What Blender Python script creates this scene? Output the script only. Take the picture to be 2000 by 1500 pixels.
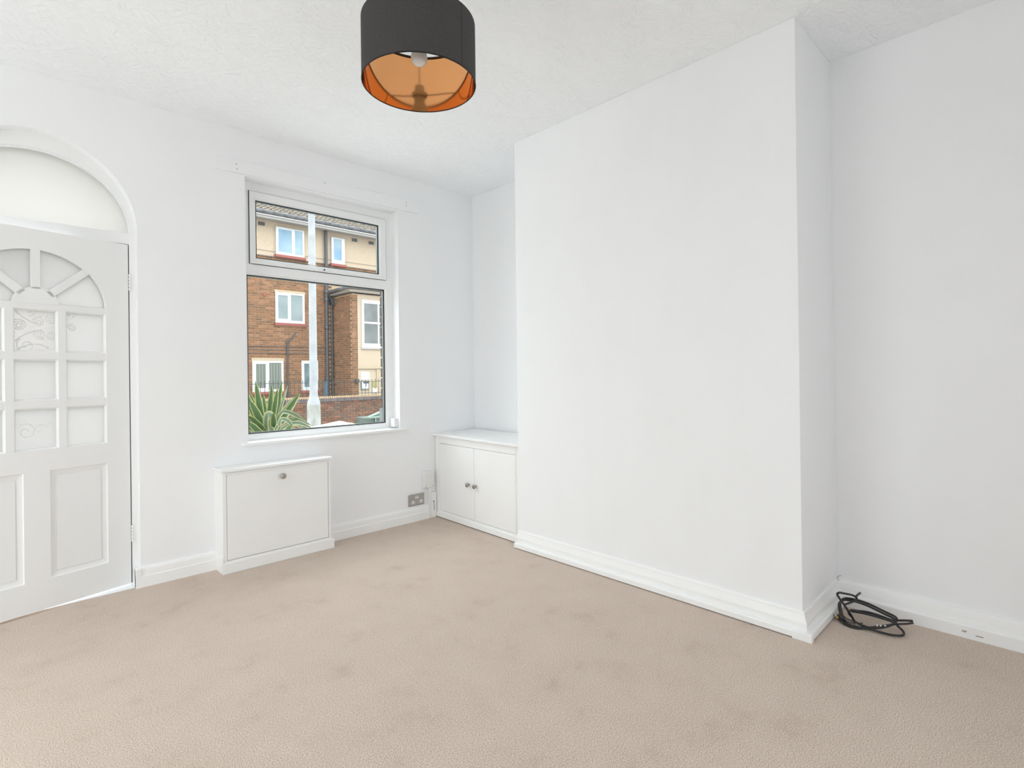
import bpy, bmesh, math, random
from mathutils import Vector, Matrix

random.seed(7)
for o in list(bpy.data.objects):
    bpy.data.objects.remove(o)
scene = bpy.context.scene
COL = scene.collection

# ------------------------------------------------------------------ camera
CAM = Vector((0.0, 0.0, 1.17))
YAW, PITCH, ROLL, FPX, CY = 0.7721, 0.0021, -0.0127, 1046.9067, 725.3155
fw = Vector((math.sin(YAW) * math.cos(PITCH), math.cos(YAW) * math.cos(PITCH), math.sin(PITCH)))
r0 = Vector((math.cos(YAW), -math.sin(YAW), 0.0))
u0 = r0.cross(fw)
rt = r0 * math.cos(ROLL) + u0 * math.sin(ROLL)
up = u0 * math.cos(ROLL) - r0 * math.sin(ROLL)
cam_d = bpy.data.cameras.new('camera')
cam_d.sensor_width = 36.0
cam_d.lens = FPX / 2000.0 * 36.0
cam_d.shift_y = (CY - 750.0) / 2000.0
cam_d.clip_start = 0.02
cam_d.clip_end = 300
cam = bpy.data.objects.new('camera', cam_d)
m = Matrix.Identity(4)
for i in range(3):
    m[i][0], m[i][1], m[i][2], m[i][3] = rt[i], up[i], -fw[i], CAM[i]
cam.matrix_world = m
COL.objects.link(cam)
scene.camera = cam

# ------------------------------------------------------------------ sky, exposure
world = bpy.data.worlds.new('overcast_sky')
world.use_nodes = True
wn = world.node_tree.nodes
wl = world.node_tree.links
bg = wn['Background']
# standard overcast sky: luminance rises from a third at the horizon to full at the zenith
bg.inputs['Strength'].default_value = 7.7
w_tc = wn.new('ShaderNodeTexCoord')
w_sep = wn.new('ShaderNodeSeparateXYZ')
wl.new(w_tc.outputs['Generated'], w_sep.inputs[0])
w_map = wn.new('ShaderNodeMapRange')
w_map.inputs['From Min'].default_value = 0.0
w_map.inputs['From Max'].default_value = 1.0
w_map.inputs['To Min'].default_value = 1 / 3
w_map.inputs['To Max'].default_value = 1.0
wl.new(w_sep.outputs['Z'], w_map.inputs['Value'])
w_col = wn.new('ShaderNodeVectorMath')
w_col.operation = 'SCALE'
w_col.inputs[0].default_value = (0.94, 0.975, 1.0)
wl.new(w_map.outputs['Result'], w_col.inputs['Scale'])
wl.new(w_col.outputs[0], bg.inputs['Color'])
scene.world = world
scene.view_settings.view_transform = 'Standard'
scene.view_settings.look = 'None'
scene.view_settings.gamma = 1.0
scene.view_settings.exposure = 0.0
scene.view_settings.use_curve_mapping = False
cy = scene.cycles
cy.use_denoising = True
cy.denoiser = 'OPENIMAGEDENOISE'
cy.max_bounces = 14
cy.diffuse_bounces = 8
cy.glossy_bounces = 5
cy.transmission_bounces = 8
cy.transparent_max_bounces = 16
cy.caustics_reflective = False
cy.caustics_refractive = False
cy.sample_clamp_indirect = 6.0


def portal(name, loc, sx, sy, direction):
    """sampling guide for daylight entering by the window or by an added opening"""
    l = bpy.data.lights.new(name, 'AREA')
    l.shape = 'RECTANGLE'
    l.size, l.size_y = sx, sy
    l.cycles.is_portal = True
    o = bpy.data.objects.new(name, l)
    o.location = loc
    o.rotation_euler = Vector(direction).to_track_quat('-Z', 'Y').to_euler()
    COL.objects.link(o)


# room dimensions (metres)
D = 3.609      # inner face of the window wall
DO = 3.84      # its outer face
C = 2.539      # face of the chimney breast
A = 3.051      # party wall behind the alcoves
Y1, Y2 = 0.8036, 2.558
H = 2.7136
XL, YB = -1.45, -1.1      # unseen left wall and back wall
ST = -0.35     # street level

portal('portal_front', (1.73, DO + 0.02, 1.6), 1.1, 1.68, (0, -1, 0))
portal('portal_side', (XL - 0.22, 2.30, 1.35), 1.7, 2.58, (1, 0, 0))  # serves the fill opening added in the unseen left wall
portal('portal_back', (0.725, YB - 0.22, 1.35), 1.15, 2.58, (0, 1, 0))  # serves the fill opening added in the unseen back wall


# ------------------------------------------------------------------ mesh helpers
class MB:
    def __init__(self):
        self.v = []
        self.f = []
        self.uv = {}
        self.smooth = False

    def quad(self, *p):
        n = len(self.v)
        self.v += [tuple(q) for q in p]
        self.f.append(tuple(range(n, n + len(p))))
        return self

    def box(self, x0, x1, y0, y1, z0, z1):
        n = len(self.v)
        x0, x1 = min(x0, x1), max(x0, x1)
        y0, y1 = min(y0, y1), max(y0, y1)
        z0, z1 = min(z0, z1), max(z0, z1)
        self.v += [(x0, y0, z0), (x1, y0, z0), (x1, y1, z0), (x0, y1, z0),
                   (x0, y0, z1), (x1, y0, z1), (x1, y1, z1), (x0, y1, z1)]
        for q in ((0, 3, 2, 1), (4, 5, 6, 7), (0, 1, 5, 4), (1, 2, 6, 5), (2, 3, 7, 6), (3, 0, 4, 7)):
            self.f.append(tuple(n + i for i in q))
        return self

    def prism(self, pts, axis, a, b):
        """pts: 2D polygon (ccw); extruded along axis from a to b. axis 'y': pts are (x,z); 'x': (y,z); 'z': (x,y)"""
        def mk(p, t):
            if axis == 'y':
                return (p[0], t, p[1])
            if axis == 'x':
                return (t, p[0], p[1])
            return (p[0], p[1], t)
        n = len(self.v)
        k = len(pts)
        self.v += [mk(p, a) for p in pts] + [mk(p, b) for p in pts]
        self.f.append(tuple(n + i for i in range(k)))
        self.f.append(tuple(n + k + i for i in reversed(range(k))))
        for i in range(k):
            j = (i + 1) % k
            self.f.append((n + i, n + k + i, n + k + j, n + j))
        return self

    def revolve(self, prof, centre, axis=(0, 0, 1), seg=24, cap=False):
        """prof: list of (radius, along axis)"""
        ax = Vector(axis).normalized()
        t = ax.orthogonal().normalized()
        b = ax.cross(t)
        c = Vector(centre)
        n = len(self.v)
        for r, h in prof:
            for i in range(seg):
                a = 2 * math.pi * i / seg
                self.v.append(tuple(c + ax * h + (t * math.cos(a) + b * math.sin(a)) * r))
        for k in range(len(prof) - 1):
            for i in range(seg):
                j = (i + 1) % seg
                self.f.append((n + k * seg + i, n + k * seg + j, n + (k + 1) * seg + j, n + (k + 1) * seg + i))
        if cap:
            self.f.append(tuple(n + i for i in reversed(range(seg))))
            self.f.append(tuple(n + (len(prof) - 1) * seg + i for i in range(seg)))
        return self

    def tube(self, pts, rad, seg=8, closed=False, cap=True):
        P = [Vector(p) for p in pts]
        n0 = len(self.v)
        k = len(P)
        prev = None
        for i, p in enumerate(P):
            if closed:
                d = P[(i + 1) % k] - P[i - 1]
            else:
                d = P[min(i + 1, k - 1)] - P[max(i - 1, 0)]
            d.normalize()
            if prev is None:
                t = d.orthogonal().normalized()
            else:
                t = (prev - d * prev.dot(d)).normalized()
            prev = t
            b = d.cross(t)
            r = rad[i] if isinstance(rad, (list, tuple)) else rad
            for s in range(seg):
                a = 2 * math.pi * s / seg
                self.v.append(tuple(p + (t * math.cos(a) + b * math.sin(a)) * r))
        last = k if closed else k - 1
        for i in range(last):
            j = (i + 1) % k
            for s in range(seg):
                q = (s + 1) % seg
                self.f.append((n0 + i * seg + s, n0 + i * seg + q, n0 + j * seg + q, n0 + j * seg + s))
        if cap and not closed:
            self.f.append(tuple(n0 + s for s in reversed(range(seg))))
            self.f.append(tuple(n0 + (k - 1) * seg + s for s in range(seg)))
        return self

    def sweep(self, prof, path_fn, n):
        """prof: list of (out, z); path_fn(out) -> list of n (x, y) points; open profile strip"""
        n0 = len(self.v)
        for o_, z in prof:
            for x, y in path_fn(o_):
                self.v.append((x, y, z))
        for k in range(len(prof) - 1):
            for i in range(n - 1):
                self.f.append((n0 + k * n + i, n0 + k * n + i + 1, n0 + (k + 1) * n + i + 1, n0 + (k + 1) * n + i))
        return self

    def xform(self, fn):
        self.v = [tuple(fn(p)) for p in self.v]
        return self

    def mesh(self, name, mat, smooth=False, fix=True, bevel=0.0, bseg=2):
        me = bpy.data.meshes.new(name)
        me.from_pydata(self.v, [], self.f)
        if bevel > 0 or fix:
            bm = bmesh.new()
            bm.from_mesh(me)
            if fix:
                bmesh.ops.recalc_face_normals(bm, faces=bm.faces)
            if bevel > 0:
                ed = [e for e in bm.edges if len(e.link_faces) == 2 and e.calc_face_angle(0) > 0.5]
                bmesh.ops.bevel(bm, geom=ed, offset=bevel, segments=bseg, profile=0.5, affect='EDGES', clamp_overlap=True)
            bm.to_mesh(me)
            bm.free()
        me.materials.append(mat)
        if smooth:
            for p in me.polygons:
                p.use_smooth = True
            if smooth == 'auto':
                me.set_sharp_from_angle(angle=math.radians(38))
        return me

    def build(self, name, mat, parent=None, smooth=False, bevel=0.0, bseg=2, fix=True):
        o = bpy.data.objects.new(name, self.mesh(name, mat, smooth, fix, bevel, bseg))
        COL.objects.link(o)
        if parent is not None:
            o.parent = parent
        return o


def empty(name, loc=(0, 0, 0)):
    """root at world origin of the thing's base; children keep world coordinates through the inverse"""
    o = bpy.data.objects.new(name, None)
    o.empty_display_size = 0.1
    COL.objects.link(o)
    o.location = loc
    return o


class Thing:
    """an Empty at the thing's base; parts are built in world coordinates and hung under it"""
    def __init__(self, name, label, cat, loc=(0, 0, 0), group=None, kind=None):
        self.o = empty(name, loc)
        self.loc = Vector(loc)
        tag(self.o, label, cat, group, kind)

    def part(self, mb, name, mat, parent=None, label=None, kind=None, **kw):
        par = parent if parent is not None else self.o
        off = self.loc if parent is None else self.loc
        mb.v = [tuple(Vector(p) - off) for p in mb.v]
        ob = mb.build(name, mat, par, **kw)
        if label:
            ob['label'] = label
        if kind:
            ob['kind'] = kind
        return ob


def tag(o, label, cat, group=None, kind=None):
    if label:
        o['label'] = label
    if cat:
        o['category'] = cat
    if group:
        o['group'] = group
    if kind:
        o['kind'] = kind
    return o


# ------------------------------------------------------------------ material helpers
def mat(name, color=(0.8, 0.8, 0.8), rough=0.5, metal=0.0, spec=0.5):
    m_ = bpy.data.materials.new(name)
    m_.use_nodes = True
    b = m_.node_tree.nodes['Principled BSDF']
    b.inputs['Base Color'].default_value = (*color, 1)
    b.inputs['Roughness'].default_value = rough
    b.inputs['Metallic'].default_value = metal
    b.inputs['Specular IOR Level'].default_value = spec
    return m_


def nd(m_, t, **kw):
    n = m_.node_tree.nodes.new(t)
    for k, v in kw.items():
        if k in n.inputs:
            n.inputs[k].default_value = v
        else:
            setattr(n, k, v)
    return n


def lk(m_, a, ao, b, bi):
    m_.node_tree.links.new(a.outputs[ao], b.inputs[bi])


def bsdf(m_):
    return m_.node_tree.nodes['Principled BSDF']


def coords(m_, kind='Object', scale=(1, 1, 1)):
    tc = nd(m_, 'ShaderNodeTexCoord')
    mp = nd(m_, 'ShaderNodeMapping')
    mp.inputs['Scale'].default_value = scale
    lk(m_, tc, kind, mp, 'Vector')
    return mp


def ramp(m_, stops):
    r = nd(m_, 'ShaderNodeValToRGB')
    e = r.color_ramp.elements
    while len(e) < len(stops):
        e.new(0.5)
    for el, (p, c) in zip(e, stops):
        el.position = p
        el.color = (*c, 1)
    return r


def add_bump(m_, node, out, strength, dist):
    b = nd(m_, 'ShaderNodeBump')
    b.inputs['Strength'].default_value = strength
    b.inputs['Distance'].default_value = dist
    lk(m_, node, out, b, 'Height')
    lk(m_, b, 'Normal', bsdf(m_), 'Normal')
    return b


def noise_mat(name, c1, c2, scale, rough=0.5, detail=4.0, bump=0.0, bdist=0.002, lo=0.35, hi=0.65, stretch=(1, 1, 1), spec=0.5, metal=0.0):
    m_ = mat(name, c1, rough, metal, spec)
    mp = coords(m_, 'Object', stretch)
    n = nd(m_, 'ShaderNodeTexNoise', Scale=scale, Detail=detail)
    lk(m_, mp, 'Vector', n, 'Vector')
    r = ramp(m_, [(lo, c1), (hi, c2)])
    lk(m_, n, 'Fac', r, 'Fac')
    lk(m_, r, 'Color', bsdf(m_), 'Base Color')
    if bump:
        add_bump(m_, n, 'Fac', bump, bdist)
    return m_


WHITE = 0.86
M = {}
# matt wall paint: faint roller texture and very faint patchiness
M['wall'] = noise_mat('matt_white_wall', (0.893, 0.899, 0.915), (0.906, 0.912, 0.928), 2.2, rough=0.75, spec=0.25)
wm = M['wall']
mp_ = coords(wm, 'Object', (1, 1, 1))
n2 = nd(wm, 'ShaderNodeTexNoise', Scale=160.0, Detail=3.0)
lk(wm, mp_, 'Vector', n2, 'Vector')
add_bump(wm, n2, 'Fac', 0.12, 0.0015)
# chimney breast paint: same paint with faint scuffs low down
M['chimney'] = mat('matt_white_scuffed', (0.855, 0.86, 0.865), 0.75, 0, 0.25)
cm_ = M['chimney']
mp_ = coords(cm_, 'Object', (1, 2.2, 0.9))
n2 = nd(cm_, 'ShaderNodeTexNoise', Scale=2.6, Detail=6.0, Roughness=0.6)
lk(cm_, mp_, 'Vector', n2, 'Vector')
rr = ramp(cm_, [(0.30, (0.884, 0.89, 0.905)), (0.52, (0.895, 0.902, 0.92)), (1.0, (0.902, 0.908, 0.927))])
lk(cm_, n2, 'Fac', rr, 'Fac')
lk(cm_, rr, 'Color', bsdf(cm_), 'Base Color')
mp_ = coords(cm_, 'Object')
n3 = nd(cm_, 'ShaderNodeTexNoise', Scale=160.0, Detail=3.0)
lk(cm_, mp_, 'Vector', n3, 'Vector')
add_bump(cm_, n3, 'Fac', 0.12, 0.0015)
# combed texture on the ceiling
M['ceiling'] = mat('textured_white_ceiling', (0.925, 0.945, 0.965), 0.8, 0, 0.2)
ce = M['ceiling']
mp_ = coords(ce, 'Object', (1, 1, 1))
na = nd(ce, 'ShaderNodeTexNoise', Scale=5.0, Detail=2.0)
lk(ce, mp_, 'Vector', na, 'Vector')
mix = nd(ce, 'ShaderNodeVectorMath', operation='MULTIPLY_ADD')
lk(ce, na, 'Color', mix, 0)
mix.inputs[1].default_value = (0.25, 0.25, 0.25)
lk(ce, mp_, 'Vector', mix, 2)
mp2 = nd(ce, 'ShaderNodeMapping')
mp2.inputs['Scale'].default_value = (0.45, 1.0, 1.0)
mp2.inputs['Rotation'].default_value = (0, 0, 0.6)
lk(ce, mix, 'Vector', mp2, 'Vector')
nb = nd(ce, 'ShaderNodeTexNoise', Scale=42.0, Detail=3.0)
lk(ce, mp2, 'Vector', nb, 'Vector')
add_bump(ce, nb, 'Fac', 0.8, 0.012)

M['gloss'] = noise_mat('white_gloss_woodwork', (0.89, 0.89, 0.89), (0.905, 0.905, 0.905), 6, rough=0.38, spec=0.4)
M['door'] = noise_mat('white_painted_door', (0.86, 0.865, 0.87), (0.88, 0.88, 0.885), 5, rough=0.42, spec=0.4, stretch=(1, 1, 0.3))
M['upvc'] = mat('white_upvc', (0.89, 0.90, 0.905), 0.3, 0, 0.45)
M['plastic'] = mat('white_plastic', (0.82, 0.82, 0.81), 0.35)
M['gasket'] = mat('black_rubber_gasket', (0.03, 0.032, 0.035), 0.6)
M['spacer'] = mat('grey_glazing_spacer', (0.16, 0.19, 0.19), 0.4, 0.3)
M['nickel'] = mat('brushed_nickel', (0.42, 0.39, 0.35), 0.3, 1.0)
M['steel'] = noise_mat('brushed_steel_plate', (0.42, 0.39, 0.37), (0.50, 0.47, 0.44), 40, rough=0.38, metal=0.9, stretch=(1, 1, 30))
M['dark'] = mat('dark_void_shade', (0.02, 0.018, 0.016), 0.9)  # near-black standing for unlit insides: cupboards and the cable hole
M['chip'] = mat('chipped_paint', (0.34, 0.29, 0.23), 0.9)
M['shade_brown'] = mat('brown_gap_shade_and_screws', (0.09, 0.06, 0.045), 0.9)  # brown that paints shade into gaps; also colours the box screws
M['shade'] = noise_mat('charcoal_fabric', (0.060, 0.055, 0.056), (0.075, 0.070, 0.071), 260, rough=0.9, bump=0.3, bdist=0.0006, spec=0.2)
M['seam'] = mat('charcoal_fabric_seam', (0.018, 0.016, 0.016), 0.9)
M['copper'] = mat('copper_foil_lining', (0.90, 0.43, 0.175), 0.085, 1.0)
M['wire'] = mat('dark_wire_frame', (0.05, 0.04, 0.035), 0.4, 0.6)
M['bulb'] = mat('frosted_bulb_glass', (0.86, 0.83, 0.79), 0.25)
bsdf(M['bulb']).inputs['Subsurface Weight'].default_value = 0.25
M['cable'] = mat('black_coaxial_cable', (0.018, 0.017, 0.018), 0.42)
M['cable_grey'] = mat('brown_coaxial_cable', (0.10, 0.08, 0.065), 0.45)
M['brass'] = mat('brass_plug', (0.62, 0.45, 0.16), 0.3, 1.0)
M['chrome'] = mat('chrome_plug', (0.7, 0.68, 0.65), 0.25, 1.0)

# carpet: short twist pile, colour only; tuft grain, brushed patches, a few specks
cp = mat('beige_twist_pile_carpet', (0.5, 0.41, 0.33), 0.95, 0, 0.1)
M['carpet'] = cp
mp_ = coords(cp, 'Object')
grain = nd(cp, 'ShaderNodeTexNoise', Scale=260.0, Detail=3.0, Roughness=0.65)
lk(cp, mp_, 'Vector', grain, 'Vector')
tuft = nd(cp, 'ShaderNodeTexVoronoi', Scale=150.0)
lk(cp, mp_, 'Vector', tuft, 'Vector')
patch = nd(cp, 'ShaderNodeTexNoise', Scale=4.2, Detail=8.0, Roughness=0.68)
lk(cp, mp_, 'Vector', patch, 'Vector')
r1 = ramp(cp, [(0.32, (0.34, 0.26, 0.20)), (0.50, (0.665, 0.545, 0.462)), (0.68, (0.87, 0.765, 0.68))])
lk(cp, grain, 'Fac', r1, 'Fac')
r2 = ramp(cp, [(0.30, (0.85, 0.825, 0.80)), (0.44, (0.965, 0.96, 0.955)), (0.62, (1.0, 1.0, 1.0)), (0.8, (1.03, 1.03, 1.03))])
lk(cp, patch, 'Fac', r2, 'Fac')
mm = nd(cp, 'ShaderNodeMixRGB', blend_type='MULTIPLY')
mm.inputs['Fac'].default_value = 1.0
lk(cp, r1, 'Color', mm, 1)
lk(cp, r2, 'Color', mm, 2)
lk(cp, mm, 'Color', bsdf(cp), 'Base Color')
hm = nd(cp, 'ShaderNodeMath', operation='ADD')
lk(cp, grain, 'Fac', hm, 0)
lk(cp, tuft, 'Distance', hm, 1)
add_bump(cp, grain, 'Fac', 0.8, 0.004)
bsdf(cp).inputs['Sheen Weight'].default_value = 0.1
bsdf(cp).inputs['Sheen Roughness'].default_value = 0.5


def glass_thin(name, refl=0.06, tint=(0.97, 0.985, 0.98)):
    m_ = bpy.data.materials.new(name)
    m_.use_nodes = True
    nt = m_.node_tree
    nt.nodes.clear()
    out = nt.nodes.new('ShaderNodeOutputMaterial')
    tr = nt.nodes.new('ShaderNodeBsdfTransparent')
    tr.inputs['Color'].default_value = (*tint, 1)
    gl = nt.nodes.new('ShaderNodeBsdfGlossy')
    gl.inputs['Roughness'].default_value = 0.02
    lw = nt.nodes.new('ShaderNodeLayerWeight')
    lw.inputs['Blend'].default_value = 0.5
    pw = nt.nodes.new('ShaderNodeMath')
    pw.operation = 'POWER'
    pw.inputs[1].default_value = 5.0
    nt.links.new(lw.outputs['Facing'], pw.inputs[0])
    ma = nt.nodes.new('ShaderNodeMath')
    ma.operation = 'MULTIPLY_ADD'
    ma.inputs[1].default_value = 0.8
    ma.inputs[2].default_value = refl * 0.12
    nt.links.new(pw.outputs[0], ma.inputs[0])
    mx = nt.nodes.new('ShaderNodeMixShader')
    nt.links.new(ma.outputs[0], mx.inputs[0])
    nt.links.new(tr.outputs[0], mx.inputs[1])
    nt.links.new(gl.outputs[0], mx.inputs[2])
    nt.links.new(mx.outputs[0], out.inputs[0])
    return m_


def glass_frosted(name, color, clear=0.25, rough=0.35, bscale=60, bstr=0.4):
    """obscured glass: mostly diffuse transmission with some rough see-through and surface shine"""
    m_ = bpy.data.materials.new(name)
    m_.use_nodes = True
    nt = m_.node_tree
    nt.nodes.clear()
    out = nt.nodes.new('ShaderNodeOutputMaterial')
    tl = nt.nodes.new('ShaderNodeBsdfTranslucent')
    tl.inputs['Color'].default_value = (*color, 1)
    rf = nt.nodes.new('ShaderNodeBsdfRefraction')
    rf.inputs['Roughness'].default_value = rough
    rf.inputs['IOR'].default_value = 1.15
    rf.inputs['Color'].default_value = (*color, 1)
    gl = nt.nodes.new('ShaderNodeBsdfGlossy')
    gl.inputs['Roughness'].default_value = 0.25
    tc = nt.nodes.new('ShaderNodeTexCoord')
    nz = nt.nodes.new('ShaderNodeTexNoise')
    nz.inputs['Scale'].default_value = bscale
    nz.inputs['Detail'].default_value = 3
    nz.inputs['Distortion'].default_value = 1.5
    bp = nt.nodes.new('ShaderNodeBump')
    bp.inputs['Strength'].default_value = bstr
    bp.inputs['Distance'].default_value = 0.003
    nt.links.new(tc.outputs['Object'], nz.inputs['Vector'])
    nt.links.new(nz.outputs['Fac'], bp.inputs['Height'])
    for s in (tl, rf, gl):
        nt.links.new(bp.outputs['Normal'], s.inputs['Normal'])
    m1 = nt.nodes.new('ShaderNodeMixShader')
    m1.inputs[0].default_value = clear
    nt.links.new(tl.outputs[0], m1.inputs[1])
    nt.links.new(rf.outputs[0], m1.inputs[2])
    m2 = nt.nodes.new('ShaderNodeMixShader')
    m2.inputs[0].default_value = 0.07
    nt.links.new(m1.outputs[0], m2.inputs[1])
    nt.links.new(gl.outputs[0], m2.inputs[2])
    nt.links.new(m2.outputs[0], out.inputs[0])
    return m_


M['glass'] = glass_thin('clear_window_glass')
M['overlight'] = glass_frosted('cream_obscured_glass', (0.592, 0.585, 0.566), clear=0.0, bscale=3, bstr=0.05)
M['frost'] = glass_frosted('frosted_door_glass', (0.582, 0.578, 0.566), clear=0.15, rough=0.5, bscale=90, bstr=0.35)
M['scroll_glass'] = glass_frosted('scroll_pattern_door_glass', (0.646, 0.638, 0.626), clear=0.32, rough=0.35, bscale=40, bstr=0.3)
M['relief'] = mat('white_glass_relief', (0.80, 0.80, 0.80), 0.2)

# ---- outdoor materials


def brick_mat(name, stops, rough=0.9):
    m_ = mat(name, stops[0][1], rough, 0, 0.2)
    oi = nd(m_, 'ShaderNodeObjectInfo')
    ge = nd(m_, 'ShaderNodeNewGeometry')
    ad = nd(m_, 'ShaderNodeMath', operation='ADD')
    lk(m_, oi, 'Random', ad, 0)
    lk(m_, ge, 'Random Per Island', ad, 1)
    fr = nd(m_, 'ShaderNodeMath', operation='FRACT')
    lk(m_, ad, 'Value', fr, 0)
    r = ramp(m_, stops)
    lk(m_, fr, 'Value', r, 'Fac')
    mp = nd(m_, 'ShaderNodeNewGeometry')
    n = nd(m_, 'ShaderNodeTexNoise', Scale=9.0, Detail=5.0)
    lk(m_, mp, 'Position', n, 'Vector')
    r2_ = ramp(m_, [(0.3, (0.72, 0.72, 0.72)), (0.7, (1.12, 1.1, 1.08))])
    lk(m_, n, 'Fac', r2_, 'Fac')
    mx = nd(m_, 'ShaderNodeMixRGB', blend_type='MULTIPLY')
    mx.inputs['Fac'].default_value = 1.0
    lk(m_, r, 'Color', mx, 1)
    lk(m_, r2_, 'Color', mx, 2)
    lk(m_, mx, 'Color', bsdf(m_), 'Base Color')
    return m_


M['brick'] = brick_mat('brown_orange_facing_brick', [(0.0, (0.200, 0.104, 0.060)), (0.22, (0.135, 0.080, 0.052)), (0.45, (0.235, 0.122, 0.070)), (0.62, (0.165, 0.090, 0.055)), (0.8, (0.215, 0.105, 0.058)), (1.0, (0.255, 0.138, 0.085))])
M['mortar'] = noise_mat('buff_mortar', (0.355, 0.238, 0.148), (0.413, 0.284, 0.184), 12, rough=0.95)
M['red_brick'] = brick_mat('weathered_red_brick', [(0.0, (0.153, 0.069, 0.047)), (0.3, (0.101, 0.065, 0.050)), (0.55, (0.176, 0.093, 0.065)), (0.8, (0.116, 0.085, 0.067)), (1.0, (0.199, 0.091, 0.056))])
M['dirty_mortar'] = noise_mat('dark_weathered_mortar', (0.100, 0.077, 0.065), (0.169, 0.131, 0.112), 20, rough=0.95)
M['blue_brick'] = brick_mat('grey_blue_coping_brick', [(0.0, (0.088, 0.073, 0.073)), (0.5, (0.125, 0.104, 0.101)), (1.0, (0.104, 0.096, 0.099))])
M['pink_brick'] = brick_mat('pinkish_reveal_brick', [(0.0, (0.126, 0.077, 0.063)), (0.5, (0.107, 0.067, 0.056)), (1.0, (0.137, 0.089, 0.070))])
M['lime_mortar'] = mat('pale_mortar', (0.171, 0.149, 0.134), 0.95)
M['stone'] = noise_mat('grey_stone', (0.169, 0.164, 0.164), (0.204, 0.200, 0.196), 15, rough=0.9)
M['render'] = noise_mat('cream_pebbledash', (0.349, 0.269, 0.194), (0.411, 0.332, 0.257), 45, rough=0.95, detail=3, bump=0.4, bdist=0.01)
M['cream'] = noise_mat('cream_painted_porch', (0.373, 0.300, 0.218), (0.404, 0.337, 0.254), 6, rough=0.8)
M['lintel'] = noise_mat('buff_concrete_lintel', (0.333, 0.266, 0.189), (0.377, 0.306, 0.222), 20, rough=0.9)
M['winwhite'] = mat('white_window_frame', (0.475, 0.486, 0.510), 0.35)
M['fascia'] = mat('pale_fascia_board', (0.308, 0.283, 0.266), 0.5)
M['redsill'] = mat('red_tile_sill', (0.222, 0.063, 0.052), 0.7)
M['gutter'] = noise_mat('weathered_dark_gutter', (0.056, 0.056, 0.063), (0.118, 0.111, 0.115), 7, rough=0.8)
M['pipe'] = mat('dark_cast_iron_pipe', (0.055, 0.055, 0.062), 0.5)
M['lead'] = noise_mat('grey_lead_flashing', (0.222, 0.222, 0.252), (0.311, 0.311, 0.340), 5, rough=0.6)
M['tile'] = brick_mat('weathered_brown_roof_tile', [(0.0, (0.121, 0.099, 0.077)), (0.4, (0.147, 0.117, 0.092)), (0.7, (0.107, 0.094, 0.084)), (1.0, (0.161, 0.136, 0.107))])
M['skypane'] = noise_mat('pane_painted_blue_reflection', (0.124, 0.225, 0.330), (0.249, 0.323, 0.362), 1.6, rough=0.12, spec=0.5)  # blue sky reflection painted into the base colour of the panes
M['blindpane'] = noise_mat('glass_pane_over_grey_blind', (0.151, 0.188, 0.197), (0.202, 0.234, 0.239), 2.0, rough=0.15)
M['darkpane'] = noise_mat('dark_teal_glass_pane', (0.045, 0.085, 0.10), (0.13, 0.18, 0.18), 3.0, rough=0.12)
M['greypane'] = noise_mat('grey_stair_glass_pane', (0.092, 0.096, 0.094), (0.138, 0.142, 0.142), 2.5, rough=0.2)
vb = mat('glass_pane_over_vertical_blind', (0.14, 0.15, 0.13), 0.2)
mp_ = coords(vb, 'Object')
wv = nd(vb, 'ShaderNodeTexWave', Scale=3.4, Distortion=0.3)
wv.bands_direction = 'X'
lk(vb, mp_, 'Vector', wv, 'Vector')
rr = ramp(vb, [(0.0, (0.085, 0.095, 0.08)), (0.5, (0.125, 0.14, 0.12)), (1.0, (0.15, 0.16, 0.14))])
lk(vb, wv, 'Fac', rr, 'Fac')
lk(vb, rr, 'Color', bsdf(vb), 'Base Color')
M['vblind'] = vb
M['iron'] = mat('black_painted_iron', (0.03, 0.03, 0.033), 0.5)
M['concrete_post'] = noise_mat('pale_grey_concrete', (0.239, 0.243, 0.257), (0.285, 0.289, 0.303), 9, rough=0.85, detail=6)
M['post_base'] = noise_mat('stained_concrete', (0.165, 0.170, 0.142), (0.303, 0.298, 0.289), 11, rough=0.9, detail=7, stretch=(1, 1, 0.35), lo=0.38, hi=0.6)
M['cap_stone'] = noise_mat('white_painted_cap_stone', (0.413, 0.400, 0.373), (0.480, 0.466, 0.439), 14, rough=0.8)
M['paving'] = noise_mat('grey_paving', (0.48, 0.475, 0.46), (0.56, 0.55, 0.535), 3, rough=0.95)
M['pale_paving'] = noise_mat('pale_concrete_paving', (0.50, 0.49, 0.47), (0.58, 0.57, 0.55), 3, rough=0.95)
M['asphalt'] = noise_mat('grey_asphalt', (0.17, 0.17, 0.175), (0.24, 0.24, 0.24), 30, rough=0.95)
M['weed'] = noise_mat('dry_weeds', (0.20, 0.20, 0.09), (0.36, 0.32, 0.18), 6, rough=0.9)
M['bin_body'] = noise_mat('dark_green_bin_plastic', (0.035, 0.05, 0.042), (0.07, 0.09, 0.075), 10, rough=0.5)
M['bin_lid'] = mat('pale_green_bin_lid', (0.163, 0.236, 0.191), 0.45)
M['bin_dark'] = mat('dark_teal_plastic', (0.06, 0.14, 0.12), 0.5)  # dark teal plastic inside the lid
M['paper'] = mat('white_notice_board', (0.78, 0.82, 0.86), 0.5)
M['ink'] = mat('grey_print', (0.25, 0.27, 0.30), 0.6)
M['notice'] = mat('pale_blue_notice', (0.55, 0.63, 0.72), 0.5)
M['olive'] = mat('olive_green_notice', (0.26, 0.25, 0.10), 0.6)
M['pinkp'] = noise_mat('pink_and_white_poster', (0.85, 0.80, 0.82), (0.70, 0.33, 0.42), 9, rough=0.6, lo=0.5, hi=0.6)

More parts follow.
